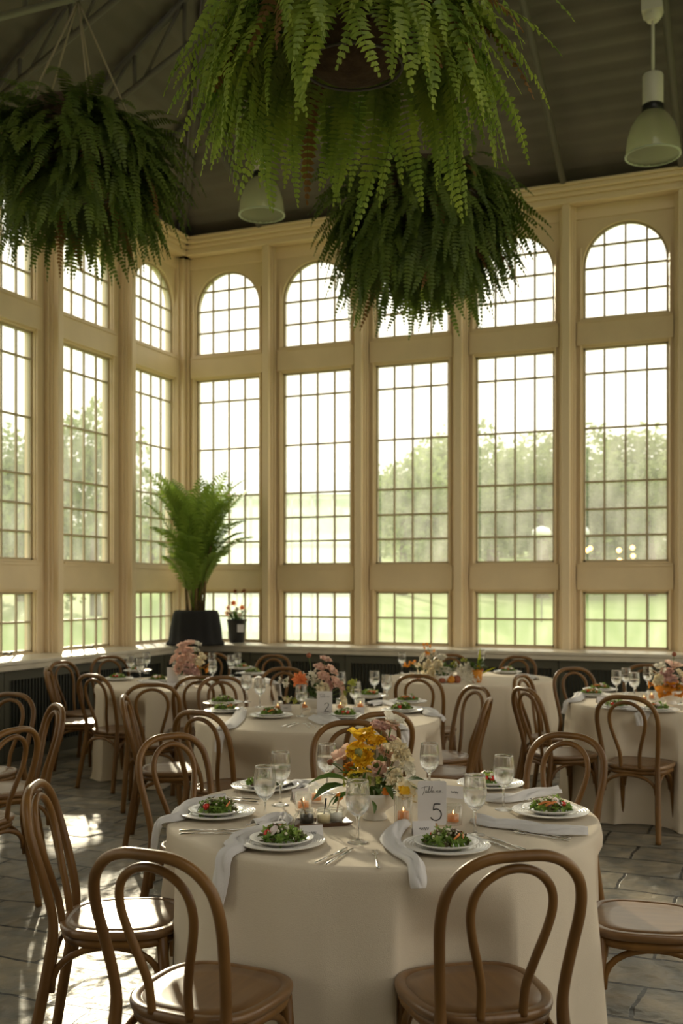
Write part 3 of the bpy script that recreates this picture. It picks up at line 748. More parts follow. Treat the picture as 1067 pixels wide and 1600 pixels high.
# ------------------------------------------------------------------ chairs
SEAT, CH = .46, .905
def make_chair():
    root = tag(empty('bentwood_chair'), 'bentwood chair', 'chair')
    # seat: rounded D shape, wider in front
    out = []
    for i in range(48):
        a = 2 * pi * i / 48; ex = 3.0
        cx_ = math.copysign(abs(cos(a)) ** (2 / ex), cos(a)); sy_ = math.copysign(abs(sin(a)) ** (2 / ex), sin(a))
        out.append((cx_ * (.205 + .012 * sy_), sy_ * .205))
    m = MB(); rings = [(.93, -.030), (.985, -.026), (1.0, -.014), (.995, -.003), (.965, .0), (.87, -.001), (.862, -.004), (.852, -.004), (.845, -.0015), (.6, -.006), (.3, -.008), (.02, -.008)]
    vs = []; fs = []
    for k, z in rings: vs += [(x * k, y * k, SEAT + z) for x, y in out]
    nO = 48
    for i in range(len(rings) - 1):
        for j in range(nO): fs.append((i * nO + j, i * nO + (j + 1) % nO, (i + 1) * nO + (j + 1) % nO, (i + 1) * nO + j))
    fs.append(tuple(range(nO))[::-1]); fs.append(tuple((len(rings) - 1) * nO + j for j in range(nO)))
    m.add(vs, fs); m.build('seat', seat_m, root)
    m = MB(); m.tube([(x * .88, y * .88, SEAT - .044) for x, y in out], .017, n=8, closed=True, flat=1.0); m.build('seat_ring', wood_m, root)
    # back frame: rear legs and outer hoop in one bent rod
    def hoop(prof, arch_r, ztop, ybase, ytop, zs):
        return None
    Rr = [(-.200, -.275, 0), (-.190, -.248, .16), (-.178, -.215, .34), (-.172, -.200, .46), (-.176, -.208, .54), (-.186, -.232, .64), (-.193, -.255, .72), (-.190, -.272, .78)]
    top = [(-.175, -.284, .828), (-.135, -.296, .872), (-.075, -.303, .896), (0, -.306, .9)]
    half = Rr + top
    full = half + [(-x, y, z) for x, y, z in reversed(half[:-1])]
    P = spline(full, 5); m = MB()
    m.tube(P, [.0155 if q.z > .5 else .0155 + .0035 * min(1, (.5 - q.z) / .1) * (1 if q.z > .1 else .7) for q in P], n=10); m.build('back_frame', wood_m, root)
    half = [(-.060, -.196, SEAT - .01), (-.062, -.208, .53), (-.078, -.226, .60), (-.104, -.248, .69), (-.113, -.264, .755), (-.100, -.277, .81), (-.060, -.288, .85), (0, -.292, .866)]
    full = half + [(-x, y, z) for x, y, z in reversed(half[:-1])]
    m = MB(); m.tube(spline(full, 5), .0125, n=9); m.build('inner_hoop', wood_m, root)
    for s in (-1, 1):
        m = MB(); m.tube([(s * .155, .150, SEAT - .03), (s * .165, .165, .25), (s * .178, .185, 0)], [.019, .0175, .013], n=10); m.build('leg', wood_m, root)
    # curved braces between neighbouring legs
    def arch(p0, p1, zl, name='brace'):
        a, b_ = Vector(p0), Vector(p1); pts = []
        for i in range(15):
            t = pi * i / 14; k = (1 - cos(t)) / 2
            q = a.lerp(b_, k); q.z = zl + (SEAT - .058 - zl) * sin(t) ** .75; pts.append(q)
        mm = MB(); mm.tube(pts, .0115, n=8); mm.build(name, wood_m, root)
    arch((-.160, .148, 0), (-.176, -.205, 0), .26); arch((.160, .148, 0), (.176, -.205, 0), .26)
    arch((-.150, .156, 0), (.150, .156, 0), .27); arch((-.165, -.205, 0), (.165, -.205, 0), .29)
    return root
chair = Once(make_chair())
TABLES = {'T5': (.147, 3.87), 'T2': (-.152, 6.78), 'BL': (-1.33, 9.2), 'BM': (1.151, 9.72), 'R': (2.405, 7.67), 'TL': (-2.62, 5.6)}
chairs = [
 (808, 1333, 'T5', 0, 'bentwood chair with its back to us at the foreground table, right of centre'),
 (232, 1331, 'T5', 4, 'bentwood chair at the foreground table, angled at the lower left'),
 (58, 1226, 'T5', -8, 'bentwood chair seen from the side, left of the foreground table'),
 ('seat', (1.045, 3.64), 'T5', 0, 'bentwood chair cut by the right edge, only its glossy seat and legs showing'),
 (888, 1148, 'T5', 0, 'bentwood chair behind the right side of the foreground table'),
 (266, 1149, 'T5', 4, 'bentwood chair behind the left side of the foreground table'),
 (548, 1128, 'T5', 0, 'bentwood chair directly behind the yellow flowers of the foreground table'),
 (310, 1112, 'T2', 0, 'bentwood chair at the front left of the middle table'),
 (587, 1111, 'T2', 0, 'bentwood chair at the front of the middle table, hoop above the yellow flowers'),
 (195, 1088, 'T2', 0, 'bentwood chair seen from the side, left of the middle table'),
 (744, 1073, 'T2', 0, 'bentwood chair facing left, rear one of the two right of the middle table'),
 (762, 1092, 'T2', 0, 'bentwood chair facing left, front one of the two right of the middle table'),
 (443, 1044, 'T2', 0, 'bentwood chair behind the middle table, left of its peach flowers'),
 (345, 1058, 'T2', 0, 'bentwood chair at the back left of the middle table'),
 (237, 1069, 'BL', 8, 'bentwood chair leaning in at the front of the corner table, left of centre'),
 (306, 1053, 'BL', 0, 'bentwood chair at the front of the corner table, right of centre'),
 (163, 1053, 'BL', 0, 'bentwood chair at the front left of the corner table'),
 (75, 1044, 'BL', 0, 'bentwood chair at the far left of the corner table, nearer of the side pair'),
 (97, 1034, 'BL', 0, 'bentwood chair at the far left of the corner table, farther of the side pair'),
 (170, 1026, 'BL', 0, 'bentwood chair behind the corner table by the left sill'),
 (330, 1021, 'BL', 0, 'bentwood chair behind the corner table below the black pots'),
 (428, 1024, 'BL', 0, 'bentwood chair at the back right of the corner table against the sill'),
 (653, 1055, 'BM', 0, 'bentwood chair in front of the rear window table'),
 (809, 1026, 'BM', 0, 'bentwood chair behind the right side of the rear window table'),
 (703, 1023, 'BM', 0, 'bentwood chair behind the white flowers of the rear window table'),
 (815, 1055, 'R', 0, 'bentwood chair facing right, rear one of the two left of the right table'),
 (820, 1075, 'R', 0, 'bentwood chair facing right, front one of the two left of the right table'),
 (895, 1044, 'R', 0, 'bentwood chair at the back left of the right table, in front of the green cover'),
 (1010, 1039, 'R', 0, 'bentwood chair behind the right table beside the pink flowers'),
 (977, 1088, 'R', 0, 'bentwood chair with its back to us at the front of the right table'),
 (18, 1084, 'TL', 0, 'bentwood chair at the left edge, farthest of the three there'),
 (88, 1102, 'TL', 0, 'bentwood chair leaning at the left edge, middle of the three there'),
 (22, 1139, 'TL', 0, 'bentwood chair at the left edge, nearest of the three there'),
]
SEATS = []
for c in chairs:
    tl, td = TABLES[c[2]]
    if c[0] == 'seat':
        l, d = c[1]; f = Vector((tl - l, td - d)).normalized(); 
    else:
        d = (H - CH) * FOC / (c[1] - Y0); l = (c[0] - 533.5) / FOC * d
        v = Vector((l - tl, d - td))
        if v.length < 1.06: v = v.normalized() * 1.06
        l, d = tl + v.x, td + v.y
        f = -v.normalized(); a = R(c[3]); f = Vector((f.x * cos(a) - f.y * sin(a), f.x * sin(a) + f.y * cos(a)))
        l, d = l + f.x * .295, d + f.y * .295
    wpos = ld(l, d); wf = ld(l + f.x, d + f.y) - wpos
    SEATS.append(wpos)
    chair.put(wpos, atan2(-wf.x, wf.y), c[4], 'bentwood chairs')
chair.flush()

# ------------------------------------------------------------------ tables and cloths
TT = .765
TR = .76
tdesc = {'T5': 'foreground table', 'T2': 'middle table', 'BL': 'corner table', 'BM': 'rear window table', 'R': 'right table'}
def make_table():
    t = tag(empty('round_table'), 'x', 'table', 'round folding tables')
    m = MB(); m.lathe([(0, .735), (TR - .01, .735), (TR, .74), (TR, .755), (TR - .01, .76), (0, .76)], n=48); m.build('tabletop', stand_m, t)
    for k in range(4):
        a = pi / 4 + k * pi / 2; m = MB(); m.tube([(.35 * cos(a), .35 * sin(a), 0), (.35 * cos(a), .35 * sin(a), .735)], .014); m.build('leg', steel_m, t)
    return t
tab = Once(make_table())
def cloth(key, seed):
    l, d = TABLES[key]; c = ld(l, d); rg = random.Random(seed)
    ph = [(rg.randint(5, 24), rg.uniform(0, 6.28), rg.uniform(.3, 1)) for _ in range(9)]
    n_ = 360; m = MB(); vs = []; fs = []
    near = [(s - c) for s in SEATS if (s - c).length < 1.35]
    rings = [(TR * k / 6, TT) for k in range(1, 6)] + [(TR - .012, TT), (TR - .002, TT - .001), (TR + .006, TT - .006), (TR + .010, TT - .016)]
    for k in range(1, 25): rings.append((None, (TT - .016) * (1 - (k / 24)) + .006))
    for r0, z in rings:
        for j in range(n_):
            a = 2 * pi * j / n_
            if r0 is None:
                t = 1 - z / TT; f = sum(am * cos(k * a + p_) for k, p_, am in ph) / 3.2
                f2 = abs(f) ** .8 * (1 if f > 0 else -.5)
                rr_ = TR + .010 + .035 * t + (.042 * t ** .6) * f2 + .006 * sin(a * 31 + 3 * z) * t
                if z < .05: rr_ += .015 * (1 - z / .05)
                x, y = rr_ * cos(a), rr_ * sin(a)
                w_ = min(1, max(0, (.70 - z) / .16))
                if w_ > 0:
                    for s in near:
                        # keep out of the seat
                        if (Vector((x, y)) - s.xy).length < .235:
                            lo_, hi_ = 0.3, rr_
                            for _ in range(14):
                                mid = (lo_ + hi_) / 2
                                if (Vector((mid * cos(a), mid * sin(a))) - s.xy).length < .235: hi_ = mid
                                else: lo_ = mid
                            rr_ = rr_ + (lo_ - rr_) * w_; x, y = rr_ * cos(a), rr_ * sin(a)
            else: x, y = r0 * cos(a), r0 * sin(a)
            vs.append((x, y, z))
    vs.append((0, 0, TT)); ci = len(vs) - 1
    for j in range(n_): fs.append((ci, j, (j + 1) % n_))
    for i in range(len(rings) - 1):
        for j in range(n_): fs.append((i * n_ + j, (i + 1) * n_ + j, (i + 1) * n_ + (j + 1) % n_, i * n_ + (j + 1) % n_))
    m.add(vs, fs)
    o = m.build('tablecloth', cloth_m, loc=c); tag(o, 'floor length ivory cloth on the round %s' % tdesc[key], 'tablecloth', 'ivory tablecloths')
    tab.put(c, seed * .3, 'round folding table under the ivory cloth, the %s' % tdesc[key], 'round folding tables')
for i, k in enumerate(tdesc): cloth(k, 21 + i)
tab.flush()

# ------------------------------------------------------------------ tableware prototypes
def lathe_thing(name, prof, m_, cat, n=40, rfun=None):
    m = MB(); m.lathe(prof, n=n, rfun=rfun); o = m.build(name, m_); tag(o, 'x', cat); return o
ch = MB(); prof = [(.0, .0), (.075, .0), (.08, .004)]
prof += [(.09 + .046 * i / 24, .007 + .009 * i / 24 + .0012 * sin(i * pi / 2)) for i in range(25)] 
prof += [(.138, .018), (.136, .020)] + [(.136 - .046 * i / 24, .0195 - .008 * i / 24 + .0016 * sin(i * 2 * pi / 4.8)) for i in range(25)] + [(.085, .009), (.075, .007), (0, .007)]
charger = Once(lathe_thing('charger_plate', prof, plate_m, 'plate', n=56))
prof = [(0, 0), (.055, 0), (.06, .004), (.085, .012), (.100, .019), (.1015, .021), (.099, .022), (.083, .016), (.062, .008), (0, .007)]
splate = Once(lathe_thing('salad_plate', prof, plate_m, 'plate', n=48))
def make_salad(seed):
    rg = random.Random(seed); root = tag(empty('salad'), 'x', 'salad')
    g1, g2 = MB(), MB()
    for k in range(110):
        a = rg.uniform(0, 2 * pi); rr_ = .066 * sqrt(rg.random()); z = .006 + .034 * (1 - (rr_ / .07) ** 2) * rg.uniform(.3, 1.1)
        p = Vector((rr_ * cos(a), rr_ * sin(a), z)); d = Vector((rg.gauss(0, 1), rg.gauss(0, 1), rg.uniform(-.1, .8))).normalized(); s = rg.uniform(.010, .021)
        mb = g1 if rg.random() < .78 else g2
        u = d.orthogonal().normalized(); u = Matrix.Rotation(rg.uniform(0, 6), 3, d) @ u; v = d.cross(u)
        vs = [p]; N_ = 9
        for j in range(N_): 
            t = (j / (N_ - 1) - .5) * 3.6; q = s * (1 + .25 * cos(j * 3.1)); vs.append(p + (d * cos(t) + u * sin(t)) * q + v * rg.uniform(-.35, .35) * s)
        mb.add(vs, [(0, j, j + 1) for j in range(1, N_)])
    o = g1.build('green_leaves', lg_m, root); o['kind'] = 'stuff'; o = g2.build('red_leaves', lr_m, root); o['kind'] = 'stuff'
    for k in range(rg.choice((1, 2))):
        a = rg.uniform(0, 6.28); m = MB(); m.ball((.045 * cos(a), .045 * sin(a), .024), .013); m.build('tomato', tom_m, root)
    for k in range(rg.choice((1, 2))):
        a = rg.uniform(3.4, 6.0); m = MB(); c = Vector((.034 * cos(a), .034 * sin(a), .036)); 
        n0 = Vector((.3 * cos(a), sin(a) * .9, .7)).normalized(); u = n0.orthogonal().normalized(); v = n0.cross(u); pts = [c + (u * cos(t) + v * sin(t)) * .019 for t in [2 * pi * j / 20 for j in range(20)]]
        m.add(pts + [q + n0 * .002 for q in pts], [tuple(range(20))[::-1], tuple(range(20, 40))] + [(j, (j + 1) % 20, 20 + (j + 1) % 20, 20 + j) for j in range(20)]); m.build('radish_slice', rad_m, root)
    for k in range(rg.choice((2, 3))):
        a = rg.uniform(0, 6.28); m = MB(); P = spline([(.06 * cos(a + t * 1.1) * (1 - .3 * t), .06 * sin(a + t * 1.1) * (1 - .3 * t), .024 + .012 * sin(t * 3)) for t in (0, .4, .8, 1.2)], 5)
        vs = []; 
        for q in P: vs += [q, q + Vector((.003, .002, .007))]
        m.add(vs, [(2 * i, 2 * i + 2, 2 * i + 3, 2 * i + 1) for i in range(len(P) - 1)]); m.build('carrot_ribbon', car_m, root)
    m = MB()
    for k in range(26):
        a = rg.uniform(0, 6.28); rr_ = .055 * rg.random(); m.ball((rr_ * cos(a), rr_ * sin(a), .03 + .016 * (1 - rr_ / .055)), rg.uniform(.003, .007), n=5)
    o = m.build('cheese_crumbs', crumb_m, root); o['kind'] = 'stuff'
    return root
salads = [Once(make_salad(s)) for s in (1, 2, 3, 4)]
def make_goblet():
    root = tag(empty('water_goblet'), 'x', 'glass')
    m = MB()
    outp = [(0, .0), (.033, .0), (.034, .002), (.020, .005), (.006, .010), (.0045, .02), (.0045, .075), (.007, .082), (.020, .092), (.033, .108), (.0385, .13), (.0385, .155), (.0345, .195), (.0335, .200)]
    inp = [(.0320, .200), (.0330, .193), (.0370, .155), (.0370, .13), (.0315, .110), (.019, .095), (0, .087)]
    m.lathe(outp + inp, n=32); m.build('glass', gob_m, root)
    m = MB(); m.lathe([(0, .0885), (.0185, .0962), (.0308, .111), (.0362, .130), (.0362, .150), (0, .150)], n=32); m.build('water', water_m, root)
    return root
goblet = Once(make_goblet())
def make_votive(hgt, name):
    root = tag(empty('votive_candle'), 'x', 'candle'); m = MB(); r0 = .029
    m.lathe([(0, 0), (r0, 0), (r0 + .001, .004), (r0 + .001, hgt), (r0 - .0035, hgt), (r0 - .0035, .010), (0, .010)], n=64, rfun=lambda a, i: 1 + (.025 * cos(a * 16) if i in (1, 2, 3) else 0))
    m.build('ribbed_glass', jar_m, root)
    ch_ = hgt * .5; m = MB(); m.lathe([(0, .0105), (.0195, .0105), (.0195, ch_), (.015, ch_ + .001), (0, ch_ - .002)], n=20); m.build('candle', wax_m, root)
    m = MB(); m.lathe([(0, ch_ + .001), (.002, ch_ + .004), (.0028, ch_ + .007), (.0012, ch_ + .013), (0, ch_ + .017)], n=8); m.build('flame', flame_m, root)
    return root
vot_t, vot_s = Once(make_votive(.105, 't')), Once(make_votive(.068, 's'))
def make_fork():
    o = MB(); 
    o.tube(spline([(0, -.10, .003), (0, -.05, .004), (0, 0, .006), (0, .045, .005), (0, .058, .004)], 3), [.0048] * 4 + [.0042, .0034, .0028, .0025, .0025, .003, .006, .009, .0095], n=8, flat=.4)
    for x in (-.0082, -.0028, .0028, .0082): o.tube([(x, .056, .004), (x, .075, .003), (x * .9, .098, .006)], .0013, n=5)
    r_ = o.build('fork', silver_m); return tag(r_, 'x', 'fork')
def make_knife():
    o = MB(); o.tube([(0, -.11, .004), (0, -.105, .0045), (0, -.04, .0045), (0, 0, .0045)], [.003, .0055, .005, .0042], n=8, flat=.6)
    vs = [(-.003, 0, .003), (.004, 0, .003), (.009, .05, .003), (.007, .09, .003), (-.002, .108, .003), (-.004, .06, .003)]
    o.add(vs + [(x, y, z + .002) for x, y, z in vs], [tuple(range(6))[::-1], tuple(range(6, 12))] + [(j, (j + 1) % 6, 6 + (j + 1) % 6, 6 + j) for j in range(6)])
    r_ = o.build('table_knife', silver_m); return tag(r_, 'x', 'knife')
fork, knife = Once(make_fork()), Once(make_knife())
def strokes(mb, paths, r_=.0011, y=-.0012):
    for P in paths: 
        Q = spline([(x, y, z) for x, z in P], 5); mb.tube(Q, r_, n=5, up=(0, 1, 0), flat=.35)
def make_placecard():
    root = tag(empty('place_card'), 'x', 'place card'); m = MB()
    m.add([(-.038, -.018, 0), (.038, -.018, 0), (.038, 0, .045), (-.038, 0, .045), (-.038, .018, 0), (.038, .018, 0)], [(0, 1, 2, 3), (3, 2, 5, 4)])
    o = m.build('folded_card', card_m, root, smooth=False); md = o.modifiers.new('s', 'SOLIDIFY'); md.thickness = .0008
    s = MB(); rg = random.Random(4)
    pts = [(-.016 + i * .0022, -.0 , .022 + .004 * sin(i * 1.9) + rg.uniform(-.001, .001)) for i in range(15)]
    s.tube([(x, -.018 + z * .4 - .0012, z) for x, _, z in spline(pts, 3)], .0006, n=4); s.build('name_writing', ink_m, root)
    return root
pcard = Once(make_placecard())

TZ = TT + .0005
def tpos(px, py, z=TZ): return at_z(px, py, z)
def face_cam(p): return atan2(p.x - CX, 0 - p.y) * 1.0
def rz_to(p, tgt):                        # rotate local +Y towards tgt
    d = tgt - p; return atan2(-d.x, d.y)
sal_i = [0]
def setting(key, px, py, seat, salad=True):
    """plates with salad for one cover"""
    p = tpos(px, py); c = ld(*TABLES[key]); desc = '%s of the %s' % (seat, tdesc[key])
    charger.put(p, rnd.uniform(0, 6), 'white ribbed charger plate at the %s' % desc, 'charger plates')
    splate.put(p + Vector((0, 0, .0075)), rnd.uniform(0, 6), 'small white plate on the charger at the %s' % desc, 'salad plates')
    salads[sal_i[0] % 4].put(p + Vector((0, 0, .0155)), rnd.uniform(0, 6), 'leafy salad with radish and carrot at the %s' % desc, 'plated salads'); sal_i[0] += 1
def glass(key, px, py, desc):
    p = tpos(px, py); goblet.put(p, rnd.uniform(0, 6), desc + ' on the ' + tdesc[key], 'water goblets')
# foreground table
setting('T5', 440, 1321, 'front left cover'); setting('T5', 697, 1327, 'front right cover'); setting('T5', 339, 1275, 'far left cover')
setting('T5', 860, 1273, 'far right cover'); setting('T5', 414, 1233, 'back left cover'); setting('T5', 766, 1229, 'back right cover')
for px, py, dd in ((559, 1317, 'stemmed water glass at front centre, before the bowl of flowers,'), (742, 1305, 'stemmed water glass right of the number card,'), (787, 1265, 'stemmed water glass farther right, behind the front one,'),
                   (671, 1240, 'stemmed water glass at the back, right of the flowers,'), (414, 1287, 'stemmed water glass nearer of the left pair,'), (438, 1258, 'stemmed water glass farther of the left pair,'), (511, 1241, 'stemmed water glass at the back, left of the flowers,')):
    glass('T5', px, py, dd)
# other tables
for px, py, s in ((424, 1121, 'front left cover'), (352, 1113, 'left cover'), (348, 1101, 'back left cover'), (540, 1122, 'front cover'), (628, 1113, 'front right cover'), (637, 1099, 'right cover'), (578, 1090, 'back right cover')): setting('T2', px, py, s)
for px, py, s in ((184, 1063, 'left cover'), (246, 1066, 'front left cover'), (308, 1068, 'front cover'), (395, 1054, 'right cover'), (378, 1046, 'back right cover'), (215, 1050, 'back left cover')): setting('BL', px, py, s)
setting('BM', 793, 1052, 'right cover')
for px, py, s in ((925, 1088, 'left cover'), (1028, 1112, 'front cover'), (962, 1108, 'front left cover'), (938, 1080, 'back left cover')): setting('R', px, py, s)
for px, py, s in ((385, 1097, 'at far left'), (406, 1105, 'second from the left'), (471, 1119, 'just left of the number card'), (555, 1113, 'just right of the number card'), (585, 1090, 'left one of the right pair'), (604, 1098, 'right one of the right pair'), (532, 1092, 'behind the flowers')):
    glass('T2', px, py, 'stemmed water glass %s' % s)
for px, py, s in ((204, 1058, 'at far left'), (219, 1064, 'front one of the left group'), (229, 1052, 'back one of the left group'), (276, 1067, 'in front of the pink flowers'), (332, 1068, 'front one right of the flowers'), (331, 1052, 'back one right of the flowers'), (361, 1056, 'left one of the right pair'), (371, 1052, 'right one of the right pair')):
    glass('BL', px, py, 'stemmed water glass %s' % s)
glass('BM', 628, 1052, 'stemmed water glass at far left'); glass('BM', 752, 1047, 'stemmed water glass behind the lime leaves')
for px, py, s in ((963, 1089, 'at far left'), (978, 1084, 'behind the leftmost one'), (991, 1093, 'in front of the others'), (1012, 1082, 'beside the pink flowers'), (1064, 1100, 'at the right edge')):
    glass('R', px, py, 'stemmed water glass %s' % s)
# candles
for px, py, k, key, s in ((630, 1292, 't', 'T5', 'tall ribbed glass votive left of the number card'), (708, 1288, 's', 'T5', 'short ribbed glass votive right of the number card'), (675, 1262, 't', 'T5', 'ribbed glass votive behind the number card'),
                          (474, 1267, 's', 'T5', 'short ribbed glass votive left of the spice jars, nearer one'), (494, 1254, 's', 'T5', 'short ribbed glass votive behind the spice jars, farther one'),
                          (476, 1108, 's', 'T2', 'votive left of the flowers'), (532, 1109, 's', 'T2', 'votive right of the number card'), (563, 1107, 's', 'T2', 'votive at the right of the flowers'), (434, 1111, 's', 'T2', 'votive near the left covers'),
                          (645, 1061, 's', 'BM', 'left amber votive'), (653, 1063, 's', 'BM', 'right amber votive'), (1006, 1097, 's', 'R', 'left glowing votive'), (1018, 1093, 's', 'R', 'right glowing votive')):
    (vot_t if k == 't' else vot_s).put(tpos(px, py), 0, s + ' on the ' + tdesc[key], 'votive candles')
# place cards
for px, py, rz, key, s in ((486, 1311, .25, 'T5', 'behind the front left plate'), (662, 1304, .1, 'T5', 'behind the front right plate'), (712, 1246, -.5, 'T5', 'left of the back right plate'), (470, 1250, .5, 'T5', 'right of the back left plate'),
                           (446, 1111, .3, 'T2', 'behind the front left plate'), (560, 1116, 0, 'T2', 'beside the front plate'), (940, 1098, .2, 'R', 'between the left plates')):
    pcard.put(tpos(px, py), TH + rz, 'folded grey place card %s of the %s' % (s, tdesc[key]), 'place cards')
# cutlery: from handle pixel to tip pixel
def cut(kind, a, b_, label):
    A, B = tpos(*a), tpos(*b_); c = (A + B) / 2; kind.put(Vector((c.x, c.y, TZ)), rz_to(A, B), label, 'cutlery')
cut(knife, (494, 1350), (543, 1326), 'silver knife beside the front left plate, outer one, on the foreground table')
cut(knife, (511, 1352), (552, 1327), 'silver knife beside the front left plate, inner one nearer the centre, on the foreground table')
cut(fork, (591, 1357), (585, 1331), 'silver fork lying alone at the front centre of the foreground table')
cut(knife, (281, 1305), (384, 1302), 'silver knife in front of the far left plate, nearer one, on the foreground table')
cut(knife, (279, 1300), (384, 1297), 'silver knife in front of the far left plate, farther one, on the foreground table')
cut(knife, (390, 1254), (337, 1249), 'silver knife left of the back left plate, nearer one, on the foreground table')
cut(knife, (392, 1250), (340, 1246), 'silver knife left of the back left plate, farther one, on the foreground table')
cut(knife, (809, 1333), (758, 1314), 'silver knife right of the front right plate, inner one, on the foreground table')
cut(knife, (818, 1329), (768, 1311), 'silver knife right of the front right plate, outer one, on the foreground table')
cut(fork, (884, 1314), (807, 1302), 'silver fork in front of the far right plate, nearer one, on the foreground table')
cut(fork, (884, 1310), (812, 1299), 'silver fork in front of the far right plate, farther one, on the foreground table')
cut(fork, (864, 1243), (822, 1251), 'silver fork right of the back right plate on the foreground table')
cut(knife, (438, 1137), (463, 1129), 'silver knife right of the front left plate, outer one, on the middle table')
cut(knife, (447, 1138), (469, 1130), 'silver knife right of the front left plate, inner one, on the middle table')
cut(fork, (484, 1138), (474, 1131), 'silver fork left of the front cover, left one, on the middle table')
cut(fork, (493, 1137), (483, 1131), 'silver fork left of the front cover, right one, on the middle table')
for q in [charger, splate, goblet, vot_t, vot_s, pcard, fork, knife] + salads: q.flush()

# number cards
def number_card(px, py, digit, label, rz=0.0):
    p = tpos(px, py); root = tag(empty('table_number_card', p, TH + rz), label, 'table number')
    w_, h_, r_ = .049, .150, .008; pts = []
    for cx_, cz, a0 in ((w_ - r_, h_ - r_, 0), (-w_ + r_, h_ - r_, 90), (-w_ + r_, r_, 180), (w_ - r_, r_, 270)):
        for i in range(6): a = R(a0 + 18 * i); pts.append((cx_ + r_ * cos(a), cz + r_ * sin(a)))
    m = MB(); n_ = len(pts); m.add([(x, 0, z + .006) for x, z in pts] + [(x, .0016, z + .006) for x, z in pts], [tuple(range(n_)), tuple(range(n_, 2 * n_))[::-1]] + [(j, n_ + j, n_ + (j + 1) % n_, (j + 1) % n_) for j in range(n_)])
    m.build('card', card_m, root, smooth=False)
    m = MB(); m.box(-.018, .018, -.011, -.001, 0, .013); m.box(-.018, .018, .0026, .014, 0, .013); m.box(-.018, .018, -.011, .014, 0, .005); m.build('wooden_stand', stand_m, root, smooth=False, bevel=.001)
    D = MB()
    if digit == '5': strokes(D, [[(.028, .078), (.018, .0785), (.007, .078)], [(.007, .078), (.0055, .068), (.004, .057)], [(.004, .057), (.012, .061), (.022, .059), (.030, .050), (.031, .038), (.025, .027), (.012, .022), (.001, .026), (-.005, .033)]], .0019)
    else: strokes(D, [[(.000, .066), (.003, .075), (.012, .080), (.022, .077), (.026, .068), (.022, .057), (.012, .043), (-.002, .026)], [(-.002, .026), (.012, .0262), (.028, .026)]], .0019)
    D.build('number', ink_m, root)
    T = MB(); z = .117
    strokes(T, [[(-.038, z + .015), (-.028, z + .018), (-.014, z + .021)], [(-.025, z + .020), (-.027, z + .006), (-.032, z - .008)],
                [(-.017, z + .005), (-.020, z + .006), (-.023, z + .002), (-.020, z - .001), (-.017, z + .004), (-.016, z), (-.013, z + .003), (-.008, z + .019), (-.010, z + .020), (-.012, z + .006), (-.012, z), (-.009, z), (-.0075, z + .004), (-.009, z + .005)],
                [(-.009, z + .004), (-.005, z + .004), (.001, z + .019), (-.001, z + .020), (-.003, z + .006), (-.002, z), (.002, z + .003), (.004, z + .006), (.002, z + .006), (.001, z + .002), (.004, z), (.008, z + .002)],
                [(.014, z), (.015, z + .006), (.015, z + .003), (.018, z + .006), (.020, z + .005), (.0195, z), (.022, z + .001)], [(.027, z + .006), (.024, z + .003), (.026, z), (.029, z + .003), (.027, z + .006), (.031, z + .005)], [(.034, z + .0005), (.0345, z), (.035, z + .0005)]], .00055)
    T.build('script_writing', ink_m, root)
number_card(675, 1292, '5', 'grey card reading Table no. 5 in a small wooden stand, foreground table', .02)
number_card(507, 1118, '2', 'grey card reading Table no. 2 in a small wooden stand, middle table', -.02)
pc = tpos(270, 1072); root = tag(empty('table_number_card', pc, TH + .3), 'pale blank looking card standing left of the pink flowers on the corner table', 'table number')
m = MB(); m.box(-.049, .049, 0, .0016, .006, .156); m.build('card', card_m, root, smooth=False); m = MB(); m.box(-.018, .018, -.011, .014, 0, .0065); m.build('wooden_stand', stand_m, root, smooth=False)

# napkins
def napkin(pts, wid, label, seed=0, lift=.004):
    """a loosely gathered linen strip following points (px, py) or room vectors"""
    rg = random.Random(seed); P = []
    for q in pts:
        P.append(q if isinstance(q, Vector) else tpos(q[0], q[1], TZ + lift))
    c0 = P[0].copy(); P = spline(P, 7); n_ = len(P); m = MB(); K = 14; vs = []
    up = Vector((0, 0, 1)); prevS = None
    ph1, ph2 = rg.uniform(0, 6), rg.uniform(0, 6)
    for i, p in enumerate(P):
        T = (P[min(i + 1, n_ - 1)] - P[max(i - 1, 0)]).normalized(); t = i / (n_ - 1)
        s_ = T.cross(up)
        if s_.length < .5: s_ = prevS or Vector((1, 0, 0))
        s_.normalize()
        if prevS and s_.dot(prevS) < 0: s_ = -s_
        prevS = s_; nn = s_.cross(T)
        if nn.z < -.01: nn = -nn
        if abs(T.z) > .7:                   # hanging part: bulge outwards
            c_ = Vector((0, 0, 0)); 
        ww_ = wid * (.55 + .45 * abs(sin(t * 2.3 + .7))) * (1.0 + .12 * sin(t * 9 + ph1))
        for k in range(K + 1):
            u = k / K * 2 - 1
            hgt = .013 * (1 - u * u) + .011 * abs(sin(u * 3.1 + ph2 + t * 5 + sin(t * 7 + ph1))) * (1 - abs(u) ** 3) + .003 * sin(u * 7 + t * 17 + ph1)
            if abs(u) > .99: hgt = 0.001
            vs.append(p - c0 + s_ * u * ww_ + nn * max(0, hgt))
    fs = [(i * (K + 1) + k, i * (K + 1) + k + 1, (i + 1) * (K + 1) + k + 1, (i + 1) * (K + 1) + k) for i in range(n_ - 1) for k in range(K)]
    m.add(vs, fs); o = m.build('napkin', napkin_m, loc=c0); md = o.modifiers.new('s', 'SOLIDIFY'); md.thickness = .0016; md.offset = 1
    tag(o, label, 'napkin', 'pale grey napkins')
